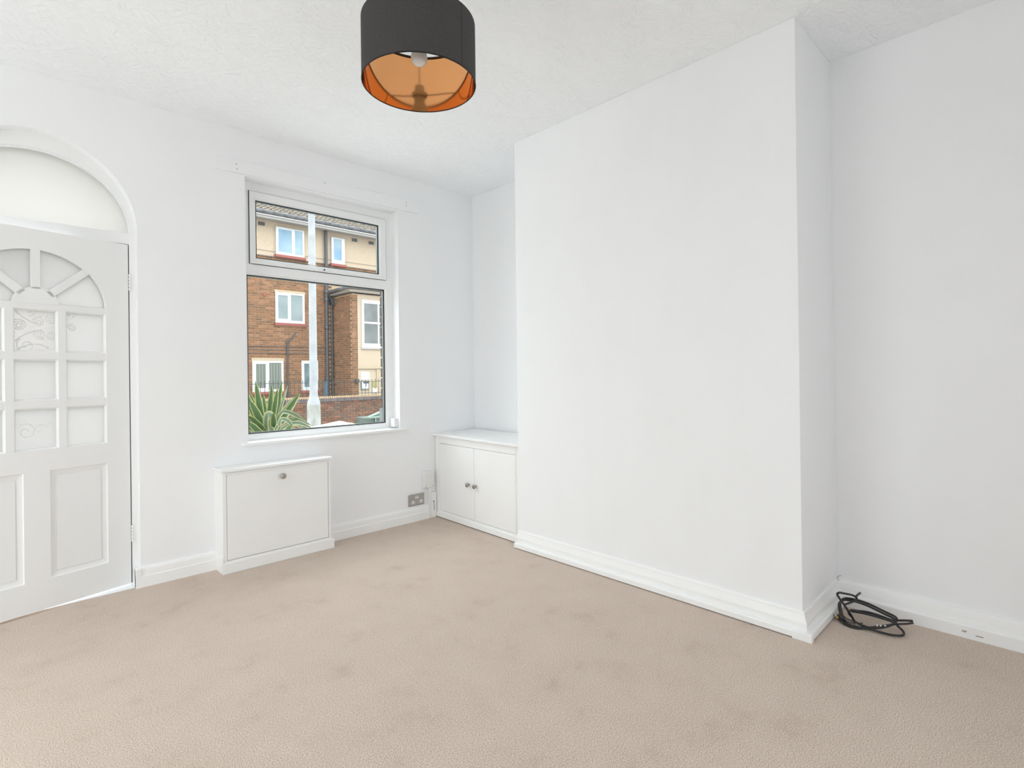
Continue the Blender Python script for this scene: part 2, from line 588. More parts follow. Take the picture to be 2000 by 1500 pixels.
# yucca leaf: colour across the blade comes from the u coordinate of the leaf itself
lf = mat('variegated_leaf', (0.1, 0.2, 0.05), 0.45)
M['leaf'] = lf
uvn = nd(lf, 'ShaderNodeUVMap')
sx = nd(lf, 'ShaderNodeSeparateXYZ')
lk(lf, uvn, 'UV', sx, 'Vector')
rr = ramp(lf, [(0.0, (0.46, 0.40, 0.15)), (0.08, (0.36, 0.36, 0.11)), (0.14, (0.070, 0.125, 0.032)), (0.5, (0.042, 0.085, 0.028)), (0.86, (0.066, 0.12, 0.032)), (0.92, (0.38, 0.38, 0.13)), (1.0, (0.48, 0.43, 0.19))])
lk(lf, sx, 'X', rr, 'Fac')
lk(lf, rr, 'Color', bsdf(lf), 'Base Color')
lf2 = mat('variegated_leaf_pale', (0.4, 0.45, 0.3), 0.4)
M['leaf_pale'] = lf2
uvn = nd(lf2, 'ShaderNodeUVMap')
sx = nd(lf2, 'ShaderNodeSeparateXYZ')
lk(lf2, uvn, 'UV', sx, 'Vector')
rr = ramp(lf2, [(0.0, (0.42, 0.40, 0.22)), (0.2, (0.33, 0.35, 0.21)), (0.32, (0.13, 0.185, 0.12)), (0.68, (0.13, 0.185, 0.12)), (0.8, (0.33, 0.35, 0.21)), (1.0, (0.44, 0.42, 0.25))])
lk(lf2, sx, 'X', rr, 'Fac')
lk(lf2, rr, 'Color', bsdf(lf2), 'Base Color')
M['trunk'] = noise_mat('brown_yucca_trunk', (0.12, 0.085, 0.05), (0.22, 0.16, 0.1), 20, rough=0.95)


# ================================================================== STRUCTURE
def struct(name, mb, mt, label, cat, **kw):
    o = mb.build(name, mt, None, **kw)
    return tag(o, label, cat, None, 'structure')


struct('floor', MB().box(XL, A, YB, D, -0.12, 0.0), M['carpet'], 'beige twist pile carpet covering the whole room floor', 'carpet')
struct('ceiling', MB().box(XL - 0.2, A + 0.25, YB - 0.2, DO, H, H + 0.2), M['ceiling'], 'white ceiling with combed textured finish', 'ceiling')

# ---- window wall with a rectangular opening and an arched doorway
WX0, WX1, WZ0, WZ1 = 1.168, 2.288, 0.745, 2.439
DX0, DX1 = -0.255, 0.596
ACX, AA, AZ, AB = (DX0 + DX1) / 2, (DX1 - DX0) / 2, 1.98, 0.452


def arch_z(x):
    t = max(0.0, 1 - ((x - ACX) / AA) ** 2)
    return AZ + AB * math.sqrt(t)


wf = MB()
wf.box(XL - 0.2, DX0, D, DO, -0.4, H)
wf.box(DX1, WX0, D, DO, -0.4, H)
wf.box(WX1 - 0.0, A + 0.2, D, DO - 0.075, -0.4, H)
wf.box(WX0, WX1, D, DO, -0.4, WZ0)
wf.box(WX0, WX1, D, DO, WZ1, H)
wf.box(DX0, DX1, D, DO, -0.4, -0.001)
NA = 48
for i in range(NA):
    a0, a1 = math.pi * i / NA, math.pi * (i + 1) / NA
    x0, x1 = ACX - AA * math.cos(a0), ACX - AA * math.cos(a1)
    wf.prism([(x0, arch_z(x0)), (x1, arch_z(x1)), (x1, H), (x0, H)], 'y', D, DO)
wall_front = struct('wall_front', wf, M['wall'], 'white painted wall holding the arched doorway and the window', 'wall', fix=True)
# outer brick skin beside the window (seen as a narrow strip through the glass)
ob = MB().box(2.272, 3.2, DO - 0.075, DO + 0.0, -0.4, H).build('mortar_bed', M['lime_mortar'], wall_front)
bz = 0.90
bk = MB().box(-0.052, 0.052, -0.046, 0.046, 0, 0.070).mesh('brick', M['pink_brick'])
while bz < 2.55:
    b = bpy.data.objects.new('brick', bk)
    b.location = (2.318, DO - 0.037, bz)
    b.parent = wall_front
    COL.objects.link(b)
    bz += 0.082
MB().box(2.262, 2.5, DO - 0.082, DO + 0.03, 0.6, 0.895).build('sill_stone', M['stone'], wall_front)

struct('wall_right', MB().box(A, A + 0.2, YB - 0.2, D, -0.1, H), M['wall'], 'white party wall at the back of both alcoves', 'wall')
struct('wall_chimney', MB().box(C, A, Y1, Y2, -0.05, H), M['chimney'], 'broad white chimney breast projecting between two alcoves', 'wall', bevel=0.003)
LW0, LW1, LZ0, LZ1 = 1.45, 3.15, 0.06, 2.64  # extents of the left opening, added unseen for fill light
BW0, BW1 = 0.15, 1.30  # width of the back opening, likewise added for fill light
wlft = MB()
wlft.box(XL - 0.2, XL, YB, LW0, -0.1, H)
wlft.box(XL - 0.2, XL, LW1, D, -0.1, H)
wlft.box(XL - 0.2, XL, LW0, LW1, -0.1, LZ0)
wlft.box(XL - 0.2, XL, LW0, LW1, LZ1, H)
struct('wall_left', wlft, M['wall'], 'white wall with a glazed opening added for fill light beside the viewpoint', 'wall')
wbk = MB()
wbk.box(XL - 0.2, BW0, YB - 0.2, YB, -0.1, H)
wbk.box(BW1, A + 0.2, YB - 0.2, YB, -0.1, H)
wbk.box(BW0, BW1, YB - 0.2, YB, -0.1, LZ0)
wbk.box(BW0, BW1, YB - 0.2, YB, LZ1, H)
struct('wall_back', wbk, M['wall'], 'white wall with a glazed opening added for fill light behind the viewpoint', 'wall')
w3 = Thing('fill_window_back', 'added white framed window letting fill light through the unseen back wall', 'window', (BW0, YB - 0.1, LZ0), kind='structure')  # unseen window added behind the camera to brighten the room
fr3 = MB()
for xx in (BW0, 0.70, BW1 - 0.06):
    fr3.box(xx, xx + 0.06, YB - 0.13, YB - 0.07, LZ0, LZ1)
for zz in (LZ0, LZ1 - 0.06):
    fr3.box(BW0, BW1, YB - 0.13, YB - 0.07, zz, zz + 0.06)
w3.part(fr3, 'window_frame', M['upvc'])
w3.part(MB().box(BW0 + 0.06, BW1 - 0.06, YB - 0.102, YB - 0.098, LZ0 + 0.06, LZ1 - 0.06), 'pane', M['glass'])
w2 = Thing('fill_window_left', 'added white framed window letting fill light through the unseen left wall', 'window', (XL - 0.1, LW0, LZ0), kind='structure')  # unseen window added beside the camera to brighten the room
fr2 = MB()
for yy in (LW0, 2.27, LW1 - 0.06):
    fr2.box(XL - 0.13, XL - 0.07, yy, yy + 0.06, LZ0, LZ1)
for zz in (LZ0, LZ1 - 0.06):
    fr2.box(XL - 0.13, XL - 0.07, LW0, LW1, zz, zz + 0.06)
w2.part(fr2, 'window_frame', M['upvc'])
w2.part(MB().box(XL - 0.102, XL - 0.098, LW0 + 0.06, LW1 - 0.06, LZ0 + 0.06, LZ1 - 0.06), 'pane', M['glass'])

# ---- baseboards
fp = [(0.0, 0.108), (0.010, 0.107), (0.014, 0.100), (0.017, 0.090), (0.020, 0.062), (0.024, 0.058), (0.027, 0.0)]


def front_run(x0, x1, name, label):
    mb = MB()
    mb.sweep(fp, lambda o_: [(x0, D - o_), (x1, D - o_)], 2)
    n = len(mb.v)
    for x in (x0, x1):
        mb.quad(*[(x, D - o_, z) for o_, z in fp], (x, D, 0.0))
    o = struct(name, mb, M['gloss'], label, 'skirting board', fix=True)
    return o


front_run(DX1 - 0.028, 0.972, 'baseboard_front_1', 'short white skirting board between the doorway and the cupboard below the window')
front_run(1.655, 2.535, 'baseboard_front_2', 'white skirting board running below the steel double socket')
# end block that returns into the doorway
struct('trim_2', MB().box(DX1 - 0.028, DX1 + 0.001, D - 0.024, D + 0.06, 0.0, 0.104), M['gloss'], 'white skirting end block turning into the doorway', 'trim', bevel=0.003)

cpf = [(0.0, 0.110), (0.007, 0.110), (0.010, 0.104), (0.012, 0.094), (0.016, 0.082), (0.021, 0.070), (0.023, 0.064), (0.023, 0.030)]


def chim_path(o_):
    return [(C, Y2 + 0.0), (C - o_, Y2 + 0.0), (C - o_, Y1 - o_), (A, Y1 - o_)]


bc = MB().sweep(cpf, chim_path, 4)
bch = struct('baseboard_chimney', bc, M['gloss'], 'moulded white skirting board wrapping the foot of the chimney breast', 'skirting board')
bead = MB().sweep([(0.020, 0.036), (0.038, 0.036), (0.044, 0.033), (0.046, 0.028), (0.046, 0.005), (0.024, 0.005)],
                  lambda o_: [(C - o_, Y2 + 0.004), (C - o_, Y1 - o_), (A - 0.03, Y1 - o_)], 3)
bead.quad((C - 0.020, Y2 + 0.004, 0.036), (C - 0.046, Y2 + 0.004, 0.030), (C - 0.046, Y2 + 0.004, 0.005), (C - 0.020, Y2 + 0.004, 0.005))
bead.build('bead', M['gloss'], bch)
MB().box(C - 0.034, C, Y1 - 0.034, Y2, 0.0, 0.006).build('gap_shade', M['shade_brown'], bch)  # dark strip painting the shade under the raised bead
MB().box(C - 0.05, C - 0.021, Y1 - 0.05, Y1 + 0.03, 0.0, 0.0352).build('corner_block', M['gloss'], bch, bevel=0.002)

rpf = [(0.0, 0.112), (0.012, 0.111), (0.018, 0.104), (0.024, 0.085), (0.028, 0.066), (0.029, 0.060), (0.040, 0.056), (0.045, 0.050), (0.047, 0.0)]
rb = MB().sweep(rpf, lambda o_: [(A - o_, Y1), (A - o_, YB)], 2)
brt = struct('baseboard_right', rb, M['gloss'], 'white two-step skirting board along the near alcove wall', 'skirting board')
MB().box(A - 0.053, A - 0.045, 0.30, 0.315, 0.028, 0.031).build('chip_mark', M['chip'], brt)
MB().box(A - 0.0485, A - 0.046, 0.245, 0.27, 0.020, 0.023).build('chip_mark', M['chip'], brt)
# paint crack in the alcove corner
MB().tube([(A - 0.012, Y1 - 0.02, 0.135), (A - 0.004, Y1 - 0.008, 0.126), (A - 0.008, Y1 - 0.002, 0.118), (A - 0.014, Y1 - 0.012, 0.108)], 0.0012, 5).build('paint_crack', M['chip'], brt)

# ---- curtain batten above the window
bt = MB().prism([(0.996, 2.443), (2.472, 2.456), (2.466, 2.549), (0.998, 2.522)], 'y', D - 0.016, D)
tr1 = struct('trim_1', bt, M['wall'], 'long white painted timber batten fixed above the window', 'trim', bevel=0.003)
for bx, bz_ in ((1.115, 2.497), (1.118, 2.466), (1.69, 2.515), (2.36, 2.52), (2.36, 2.494)):
    MB().revolve([(0.004, 0), (0.004, 0.0012), (0, 0.0012)], (bx, D - 0.0158, bz_), (0, -1, 0), 10).build('screw_head', M['steel'], tr1)

# ================================================================== WINDOW
YF = 3.702
win = Thing('window_1', 'white plastic framed window with a top-hung light above a fixed pane', 'window', (1.73, YF, WZ0), kind='structure')
GL = dict(x0=1.206, x1=2.224, z0=0.788, z1=1.833)
f_ = MB()
ye = YF + 0.043
EB = 0.014
f_.box(WX0, GL['x0'] - EB, YF, ye, WZ0, WZ1)
f_.box(GL['x1'] + EB, WX1, YF, ye, WZ0, WZ1)
f_.box(GL['x0'] - EB, GL['x1'] + EB, YF, ye, WZ0, GL['z0'] - EB)
f_.box(GL['x0'] - EB, GL['x1'] + EB, YF, ye, GL['z1'] + EB, 1.903)
f_.box(GL['x0'] - EB, GL['x1'] + EB, YF, ye, 2.384, WZ1)
f_.box(GL['x0'] - EB - 0.002, GL['x0'], YF + 0.012, ye, WZ0, 1.9)
f_.box(GL['x1'], GL['x1'] + EB + 0.002, YF + 0.012, ye, WZ0, 1.9)
f_.box(GL['x0'], GL['x1'], YF + 0.012, ye, WZ0 + 0.01, GL['z0'])
f_.box(GL['x0'], GL['x1'], YF + 0.012, ye, GL['z1'], 1.9)
f_.box(1.190, 1.226, YF + 0.002, ye, 1.88, 2.40)
f_.box(2.222, 2.26, YF + 0.002, ye, 1.88, 2.40)
win.part(f_, 'window_frame', M['upvc'])
# sloped glazing bead round the lower pane
def bead_ring(x0, x1, z0, z1, w, ya, yb):
    mb = MB()
    o4 = [(x0, z0), (x1, z0), (x1, z1), (x0, z1)]
    i4 = [(x0 + w, z0 + w), (x1 - w, z0 + w), (x1 - w, z1 - w), (x0 + w, z1 - w)]
    for i in range(4):
        j = (i + 1) % 4
        mb.quad((o4[i][0], ya, o4[i][1]), (o4[j][0], ya, o4[j][1]), (i4[j][0], yb, i4[j][1]), (i4[i][0], yb, i4[i][1]))
        mb.quad((i4[i][0], yb, i4[i][1]), (i4[j][0], yb, i4[j][1]), (i4[j][0], yb + 0.02, i4[j][1]), (i4[i][0], yb + 0.02, i4[i][1]))
    return mb


sash = MB()
S = dict(x0=1.222, x1=2.230, z0=1.907, z1=2.381)
G2 = dict(x0=1.262, x1=2.174, z0=1.946, z1=2.328)
ys = YF - 0.010
sash.box(S['x0'], G2['x0'] - EB, ys, ys + 0.05, S['z0'], S['z1'])
sash.box(G2['x1'] + EB, S['x1'], ys, ys + 0.05, S['z0'], S['z1'])
sash.box(G2['x0'] - EB, G2['x1'] + EB, ys, ys + 0.05, S['z0'], G2['z0'] - EB)
sash.box(G2['x0'] - EB, G2['x1'] + EB, ys, ys + 0.05, G2['z1'] + EB, S['z1'])
sash.box(G2['x0'] - EB, G2['x0'], ys + 0.012, ys + 0.05, S['z0'], S['z1'])
sash.box(G2['x1'], G2['x1'] + EB, ys + 0.012, ys + 0.05, S['z0'], S['z1'])
sash.box(G2['x0'], G2['x1'], ys + 0.012, ys + 0.05, S['z0'], G2['z0'])
sash.box(G2['x0'], G2['x1'], ys + 0.012, ys + 0.05, G2['z1'], S['z1'])
so = win.part(sash, 'top_hung_sash', M['upvc'])
win.part(bead_ring(GL['x0'] - EB, GL['x1'] + EB, GL['z0'] - EB, GL['z1'] + EB, EB, YF, YF + 0.0115), 'glazing_bead', M['upvc'])
win.part(bead_ring(G2['x0'] - EB, G2['x1'] + EB, G2['z0'] - EB, G2['z1'] + EB, EB, ys, ys + 0.0115), 'glazing_bead', M['upvc'], so)
sgk = MB()
sgk.box(S['x0'] - 0.004, S['x0'] + 0.01, YF - 0.003, YF + 0.001, S['z0'] - 0.0015, S['z1'] + 0.0035)
sgk.box(S['x1'] - 0.01, S['x1'] + 0.0035, YF - 0.003, YF + 0.001, S['z0'] - 0.0015, S['z1'] + 0.0035)
sgk.box(S['x0'] + 0.01, S['x1'] - 0.01, YF - 0.003, YF + 0.001, S['z1'] - 0.01, S['z1'] + 0.0035)
sgk.box(S['x0'] + 0.01, S['x1'] - 0.01, YF - 0.003, YF + 0.001, S['z0'] - 0.0015, S['z0'] + 0.01)
win.part(sgk, 'sash_gasket', M['gasket'])


def glazing(x0, x1, z0, z1, y, parent=None):
    """double glazed unit: two panes, a dark gasket line, a grey spacer between the panes"""
    def ring(x0, x1, z0, z1, w, ya, yb):
        mb = MB()
        mb.box(x0, x0 + w, ya, yb, z0, z1)
        mb.box(x1 - w, x1, ya, yb, z0, z1)
        mb.box(x0 + w, x1 - w, ya, yb, z0, z0 + w)
        mb.box(x0 + w, x1 - w, ya, yb, z1 - w, z1)
        return mb
    win.part(ring(x0, x1, z0, z1, 0.0042, y, y + 0.004), 'gasket', M['gasket'], parent)
    win.part(ring(x0, x1, z0, z1, 0.008, y + 0.008, y + 0.026), 'spacer', M['spacer'], parent)
    p_ = win.part(MB().box(x0, x1, y + 0.004, y + 0.007, z0, z1), 'pane', M['glass'], parent)
    win.part(MB().box(x0, x1, y + 0.027, y + 0.030, z0, z1), 'pane', M['glass'], parent)


glazing(G2['x0'], G2['x1'], G2['z0'], G2['z1'], ys + 0.012, so)
glazing(GL['x0'], GL['x1'], GL['z0'], GL['z1'], YF + 0.012)
# handle of the top light
hd = MB().box(1.685, 1.752, ys - 0.010, ys, 1.908, 1.932)
ho = win.part(hd, 'handle', M['upvc'], so, bevel=0.004)
win.part(MB().revolve([(0.006, 0), (0.006, 0.003), (0, 0.003)], (1.722, ys - 0.010, 1.922), (0, -1, 0), 12), 'handle_lock', M['gasket'], so)
win.part(MB().prism([(1.655, 1.944), (1.60, 1.952), (1.60, 1.945), (1.66, 1.934), (1.70, 1.920), (1.705, 1.928)], 'y', ys - 0.022, ys - 0.010), 'handle_lever', M['upvc'], so, bevel=0.002)
# sill board
sl = MB().box(1.128, 2.352, D - 0.032, YF + 0.002, 0.728, 0.7465)
win.part(sl, 'window_sill', M['gloss'], bevel=0.004)
tag(MB().box(2.252, 2.287, 3.632, 3.690, 0.756, 0.824).build('blind_bracket', M['plastic'], None, bevel=0.004), 'small white plastic box standing at the right end of the window sill', 'bracket')

# ================================================================== DOOR
YD = 3.672
dfr = Thing('door_frame', 'white arched door frame with a fanlight opening over the door', 'door frame', (0.17, YD, 0), kind='structure')
GA, GB, GZ = 0.396, 0.366, 1.982
fm = MB()
# jambs and transom
fm.box(0.567, DX1, YD, YD + 0.09, 0.0, 1.985)
fm.box(DX0, DX0 + 0.012, YD, YD + 0.09, 0.0, 1.985)
fm.box(DX0, DX1, YD + 0.001, YD + 0.09, 1.922, 1.983)
NG = 40
for i in range(NG):
    a0, a1 = math.pi * i / NG, math.pi * (i + 1) / NG
    for (aa, bb, za, ab2, bb2, zb, y0_, y1_) in ((AA + 0.004, AB + 0.004, AZ, GA + 0.010, GB + 0.010, GZ, YD + 0.004, YD + 0.08),
                                                (GA + 0.011, GB + 0.011, GZ, GA, GB, GZ, YD + 0.012, YD + 0.07)):
        q = []
        for a in (a0, a1):
            q.append(((ACX - aa * math.cos(a), za + bb * math.sin(a)), (ACX - ab2 * math.cos(a), zb + bb2 * math.sin(a))))
        fm.prism([q[0][0], q[1][0], q[1][1], q[0][1]], 'y', y0_, y1_)
dfr.part(fm, 'frame', M['door'])
dfr.part(MB().box(0.5612, 0.5668, YD + 0.004, YD + 0.05, 0.012, 1.916), 'gap_shadow_strip', M['shade_brown'])  # brown strip painting the shadow gap between leaf and jamb
fan = MB()
pts = [(ACX - (GA + 0.004) * math.cos(math.pi * i / 40), GZ + (GB + 0.004) * math.sin(math.pi * i / 40)) for i in range(41)]
fan.prism(pts, 'y', YD + 0.026, YD + 0.031)
dfr.part(fan, 'fanlight_pane', M['overlight'], label='half-round cream obscured glass above the door')

# door leaf, in its own frame: s from the hinge to the left, z, t from the room face outwards
az = math.radians(76.1)
dv = Vector((-math.sin(az), -math.cos(az), 0))
tv = Vector((-math.cos(az), math.sin(az), 0))
HP = Vector((0.565, YD - 0.001, 0))


def dl(p):
    """(s, t, z) -> world"""
    return HP + dv * p[0] + tv * p[1] + Vector((0, 0, p[2]))


door = Thing('door_1', 'white half-glazed panelled door standing slightly ajar under the fanlight', 'door', tuple(HP), kind='structure')
LW, LT = 0.812, 0.044
ZT = 1.916
ECX, EZ, EA, EB, HA, HB = 0.409, 1.547, 0.297, 0.268, 0.088, 0.078
cols = [(0.112, 0.290), (0.322, 0.497), (0.529, 0.706)]
rows = [(0.812, 1.022), (1.060, 1.266), (1.302, 1.517)]
lm = MB()
lm.box(0.003, 0.112, 0, LT, 0.011, ZT)
lm.box(0.706, LW, 0, LT, 0.011, ZT)
lm.box(0.112, 0.706, 0, LT, 0.011, 0.160)
lm.box(0.112, 0.706, 0, LT, 0.704, 0.812)
lm.box(0.362, 0.465, 0, LT, 0.160, 0.704)
for s0, s1 in ((0.290, 0.322), (0.497, 0.529)):
    lm.box(s0, s1, 0.002, LT - 0.002, 0.812, 1.517)
for z0, z1 in ((1.022, 1.060), (1.266, 1.302), (1.517, 1.547)):
    lm.box(0.112, 0.706, 0.0032, LT - 0.0032, z0, z1)
# solid head over the elliptical fan
NE = 36
for i in range(NE):
    a0, a1 = math.pi * i / NE, math.pi * (i + 1) / NE
    s0, s1 = ECX - EA * math.cos(a0), ECX - EA * math.cos(a1)
    z0, z1 = EZ + EB * math.sin(a0), EZ + EB * math.sin(a1)
    lm.prism([(s0, z0), (s1, z1), (s1, ZT), (s0, ZT)], 'y', 0, LT)
# hub
hub = [(ECX - (HA + 0.003) * math.cos(math.pi * i / 24), EZ - 0.001 + (HB + 0.004) * math.sin(math.pi * i / 24)) for i in range(25)]
lm.prism(hub, 'y', 0.001, LT - 0.001)
spokes = [math.radians(a) for a in (41.8, 90, 138.2)]
for a in spokes:
    w = 0.0175
    ux, uz = math.cos(a), math.sin(a)
    k0 = 0.072
    k1 = 0.272 if abs(a - math.pi / 2) < 0.1 else 0.286
    c0 = (ECX - ux * k0, EZ + uz * k0)
    c1 = (ECX - ux * k1, EZ + uz * k1)
    lm.prism([(c0[0] - uz * w, c0[1] - ux * w), (c0[0] + uz * w, c0[1] + ux * w), (c1[0] + uz * w, c1[1] + ux * w), (c1[0] - uz * w, c1[1] - ux * w)], 'y', 0.001, LT - 0.001)
door.part(lm.xform(dl), 'door_leaf', M['door'])

# fielded lower panels
for s0, s1 in ((0.112, 0.362), (0.465, 0.706)):
    z0, z1 = 0.160, 0.704
    pm = MB()
    rings = [(0.0, 0.0), (0.004, 0.007), (0.030, 0.013), (0.030, 0.008)]
    R = []
    for ins, t in rings:
        R.append([(s0 + ins, t, z0 + ins), (s1 - ins, t, z0 + ins), (s1 - ins, t, z1 - ins), (s0 + ins, t, z1 - ins)])
    for k in range(len(R) - 1):
        for i in range(4):
            j = (i + 1) % 4
            pm.quad(R[k][i], R[k][j], R[k + 1][j], R[k + 1][i])
    pm.quad(*R[-1])
    pm.box(s0, s1, 0.024, 0.034, z0, z1)
    door.part(pm.xform(dl), 'door_panel', M['door'])


def spiral(c, r, turns, a0, sgn, t):
    pts_ = []
    n_ = int(26 * turns)
    for i in range(n_ + 1):
        k = i / n_
        a = a0 + sgn * k * turns * 2 * math.pi
        rr_ = r * (1 - 0.82 * k)
        pts_.append((c[0] + rr_ * math.cos(a), t, c[1] + rr_ * math.sin(a)))
    return pts_


def clip_runs(path, s0, s1, z0, z1):
    out, cur = [], []
    for p in path:
        if s0 < p[0] < s1 and z0 < p[2] < z1:
            cur.append(p)
        else:
            if len(cur) > 2:
                out.append(cur)
            cur = []
    if len(cur) > 2:
        out.append(cur)
    return out


random.seed(11)
clear_panes = {(1, 2), (2, 2), (2, 0), (2, 1)}
for ci, (s0, s1) in enumerate(cols):
    for ri, (z0, z1) in enumerate(rows):
        g = MB().box(s0, s1, 0.020, 0.024, z0, z1).xform(dl)
        po = door.part(g, 'pane', M['scroll_glass'] if (ci, ri) in clear_panes else M['frost'])
        # slim glazing bead
        bd = MB()
        o4 = [(s0, z0), (s1, z0), (s1, z1), (s0, z1)]
        w = 0.0075
        i4 = [(s0 + w, z0 + w), (s1 - w, z0 + w), (s1 - w, z1 - w), (s0 + w, z1 - w)]
        for i in range(4):
            j = (i + 1) % 4
            bd.quad((o4[i][0], 0.006, o4[i][1]), (o4[j][0], 0.006, o4[j][1]), (i4[j][0], 0.012, i4[j][1]), (i4[i][0], 0.012, i4[i][1]))
            bd.quad((i4[i][0], 0.012, i4[i][1]), (i4[j][0], 0.012, i4[j][1]), (i4[j][0], 0.021, i4[j][1]), (i4[i][0], 0.021, i4[i][1]))
        door.part(bd.xform(dl), 'glazing_bead', M['door'])
        # moulded scrolls on the glass
        if (ci, ri) in ((1, 2), (2, 2), (0, 2), (1, 0), (2, 0)):
            rel = MB()
            big = (ci, ri) in ((1, 2), (2, 2))
            wd = s1 - s0
            if big:
                specs = [((0.85, 0.62), 0.17, 2.6, 0), ((0.42, 0.72), 0.15, 2.2, 2), ((0.12, 0.78), 0.14, 1.8, 1), ((0.40, 0.42), 0.15, 2.2, 4), ((0.12, 0.40), 0.14, 2.4, 3), ((0.60, 0.95), 0.14, 1.3, 5), ((0.7, 0.15), 0.22, 1.4, 1)]
                rad_ = 0.0020
            elif ci == 0:
                specs = [((0.82, 0.62), 0.12, 2.0, 0), ((0.92, 0.92), 0.15, 1.2, 3)]
                rad_ = 0.0018
            else:
                specs = [((0.72, 0.45), 0.24, 1.3, 1), ((0.40, 0.5), 0.13, 1.2, 3), ((0.2, 0.6), 0.07, 1.0, 0)]
                rad_ = 0.0014
            for (fs, fz), rr_, tn, a0 in specs:
                c = (s0 + fs * wd, z0 + fz * (z1 - z0))
                for run in clip_runs(spiral(c, rr_ * wd, tn, a0, random.choice((-1, 1)), 0.0195), s0 + 0.009, s1 - 0.009, z0 + 0.009, z1 - 0.009):
                    rel.tube(run, rad_, 5)
            if big:
                for (a_, b_, c_) in (((0.95, 0.98), (0.75, 0.72), (0.45, 0.68)), ((0.98, 0.2), (0.7, 0.5), (0.35, 0.52)), ((0.9, 0.05), (0.5, 0.3), (0.2, 0.1))):
                    path = []
                    for i in range(15):
                        k = i / 14
                        fs = (1 - k) ** 2 * a_[0] + 2 * k * (1 - k) * b_[0] + k * k * c_[0]
                        fz = (1 - k) ** 2 * a_[1] + 2 * k * (1 - k) * b_[1] + k * k * c_[1]
                        path.append((s0 + fs * wd, 0.0195, z0 + fz * (z1 - z0)))
                    for run in clip_runs(path, s0 + 0.009, s1 - 0.009, z0 + 0.009, z1 - 0.009):
                        rel.tube(run, rad_ * 1.3, 5)
            if rel.v:
                door.part(rel.xform(dl), 'scroll_relief', M['relief'], po, smooth=True)
# fan panes
edges = [0.0] + spokes + [math.pi]
for k in range(4):
    a0, a1 = edges[k] + (0.0 if k == 0 else 0.0), edges[k + 1]
    outer, inner = [], []
    for i in range(9):
        a = a0 + (a1 - a0) * i / 8
        # points on the two ellipses along this direction
        def on(ea, eb):
            q = 1 / math.sqrt((math.cos(a) / ea) ** 2 + (math.sin(a) / eb) ** 2)
            return (ECX - q * math.cos(a), EZ + q * math.sin(a))
        outer.append(on(EA - 0.0005, EB - 0.0005))
        inner.append(on(HA + 0.0005, HB + 0.0005))
    fp_ = MB()
    poly = outer + inner[::-1]
    fp_.prism(poly, 'y', 0.020, 0.024)
    door.part(fp_.xform(dl), 'fan_pane', M['scroll_glass'] if k == 3 else M['frost'])
# butt hinges painted over
for hz in (1.66, 0.245):
    hg = MB()
    for k in range(5):
        hg.revolve([(0.0055, 0), (0.0055, 0.0165)], (-0.003, -0.0035, hz + k * 0.019), (0, 0, 1), 10, cap=True)
    hgo = door.part(hg.xform(dl), 'hinge', M['door'])
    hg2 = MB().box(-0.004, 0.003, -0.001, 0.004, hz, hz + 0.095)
    door.part(hg2.xform(dl), 'hinge_gap_shade', M['shade_brown'], hgo)  # dark strip painting the shade behind the hinge knuckles

# ================================================================== CUPBOARD UNDER THE WINDOW
mc = Thing('meter_cupboard', 'low white boxed-in cupboard with a single flap door below the window', 'cupboard', (1.31, 3.53, 0))
BX0, BX1, BY = 0.976, 1.640, 3.456
cb = MB()
cb.box(BX0, BX0 + 0.020, BY, D, 0.0, 0.600)
cb.box(BX1 - 0.014, BX1, BY, D, 0.0, 0.600)
cb.box(BX0 + 0.020, BX1 - 0.014, BY, D, 0.588, 0.600)
cb.box(BX0 + 0.020, BX1 - 0.014, BY, D, 0.0, 0.076)
mc.part(cb, 'carcass', M['gloss'])
mc.part(MB().box(BX0 - 0.012, BX1 + 0.012, BY - 0.014, D, 0.600, 0.617), 'top', M['gloss'], bevel=0.003)
mc.part(MB().box(BX0 + 0.012, BX1 - 0.006, BY - 0.008, BY + 0.005, 0.584, 0.5935), 'top_bead', M['gloss'], bevel=0.002)
mc.part(MB().box(BX0 - 0.004, BX1 + 0.022, BY - 0.008, BY + 0.002, 0.0, 0.064), 'plinth', M['gloss'], bevel=0.003)
mc.part(MB().box(BX0 - 0.004, BX0, BY - 0.004, D, 0.0, 0.10), 'side_plinth', M['gloss'])
fl = mc.part(MB().box(BX0 + 0.0225, BX1 - 0.0175, BY - 0.002, BY + 0.016, 0.079, 0.5835), 'flap_door', M['gloss'], bevel=0.0015)
mc.part(MB().box(BX0 + 0.02, BX1 - 0.014, BY + 0.020, BY + 0.024, 0.076, 0.588), 'inner_shade_sheet', M['dark'])  # dark sheet standing for shade behind the gaps of the flap
KNOB = [(0.005, 0.0), (0.005, 0.012), (0.008, 0.014), (0.015, 0.017), (0.017, 0.021), (0.0165, 0.026), (0.012, 0.030), (0.006, 0.0315), (0.0, 0.032)]
mc.part(MB().revolve(KNOB, (1.320, BY - 0.002, 0.535), (0, -1, 0), 20), 'knob', M['nickel'], fl, smooth=True, label='round brushed nickel knob')

# ================================================================== ALCOVE CABINET
ca = Vector((2.580, Y2 + 0.002, 0))
ce_ = Vector((0.040, 1.050, 0)).normalized()
cn = Vector((-ce_.y, ce_.x, 0))


def cl(p):
    return ca + ce_ * p[0] + cn * p[1] + Vector((0, 0, p[2]))


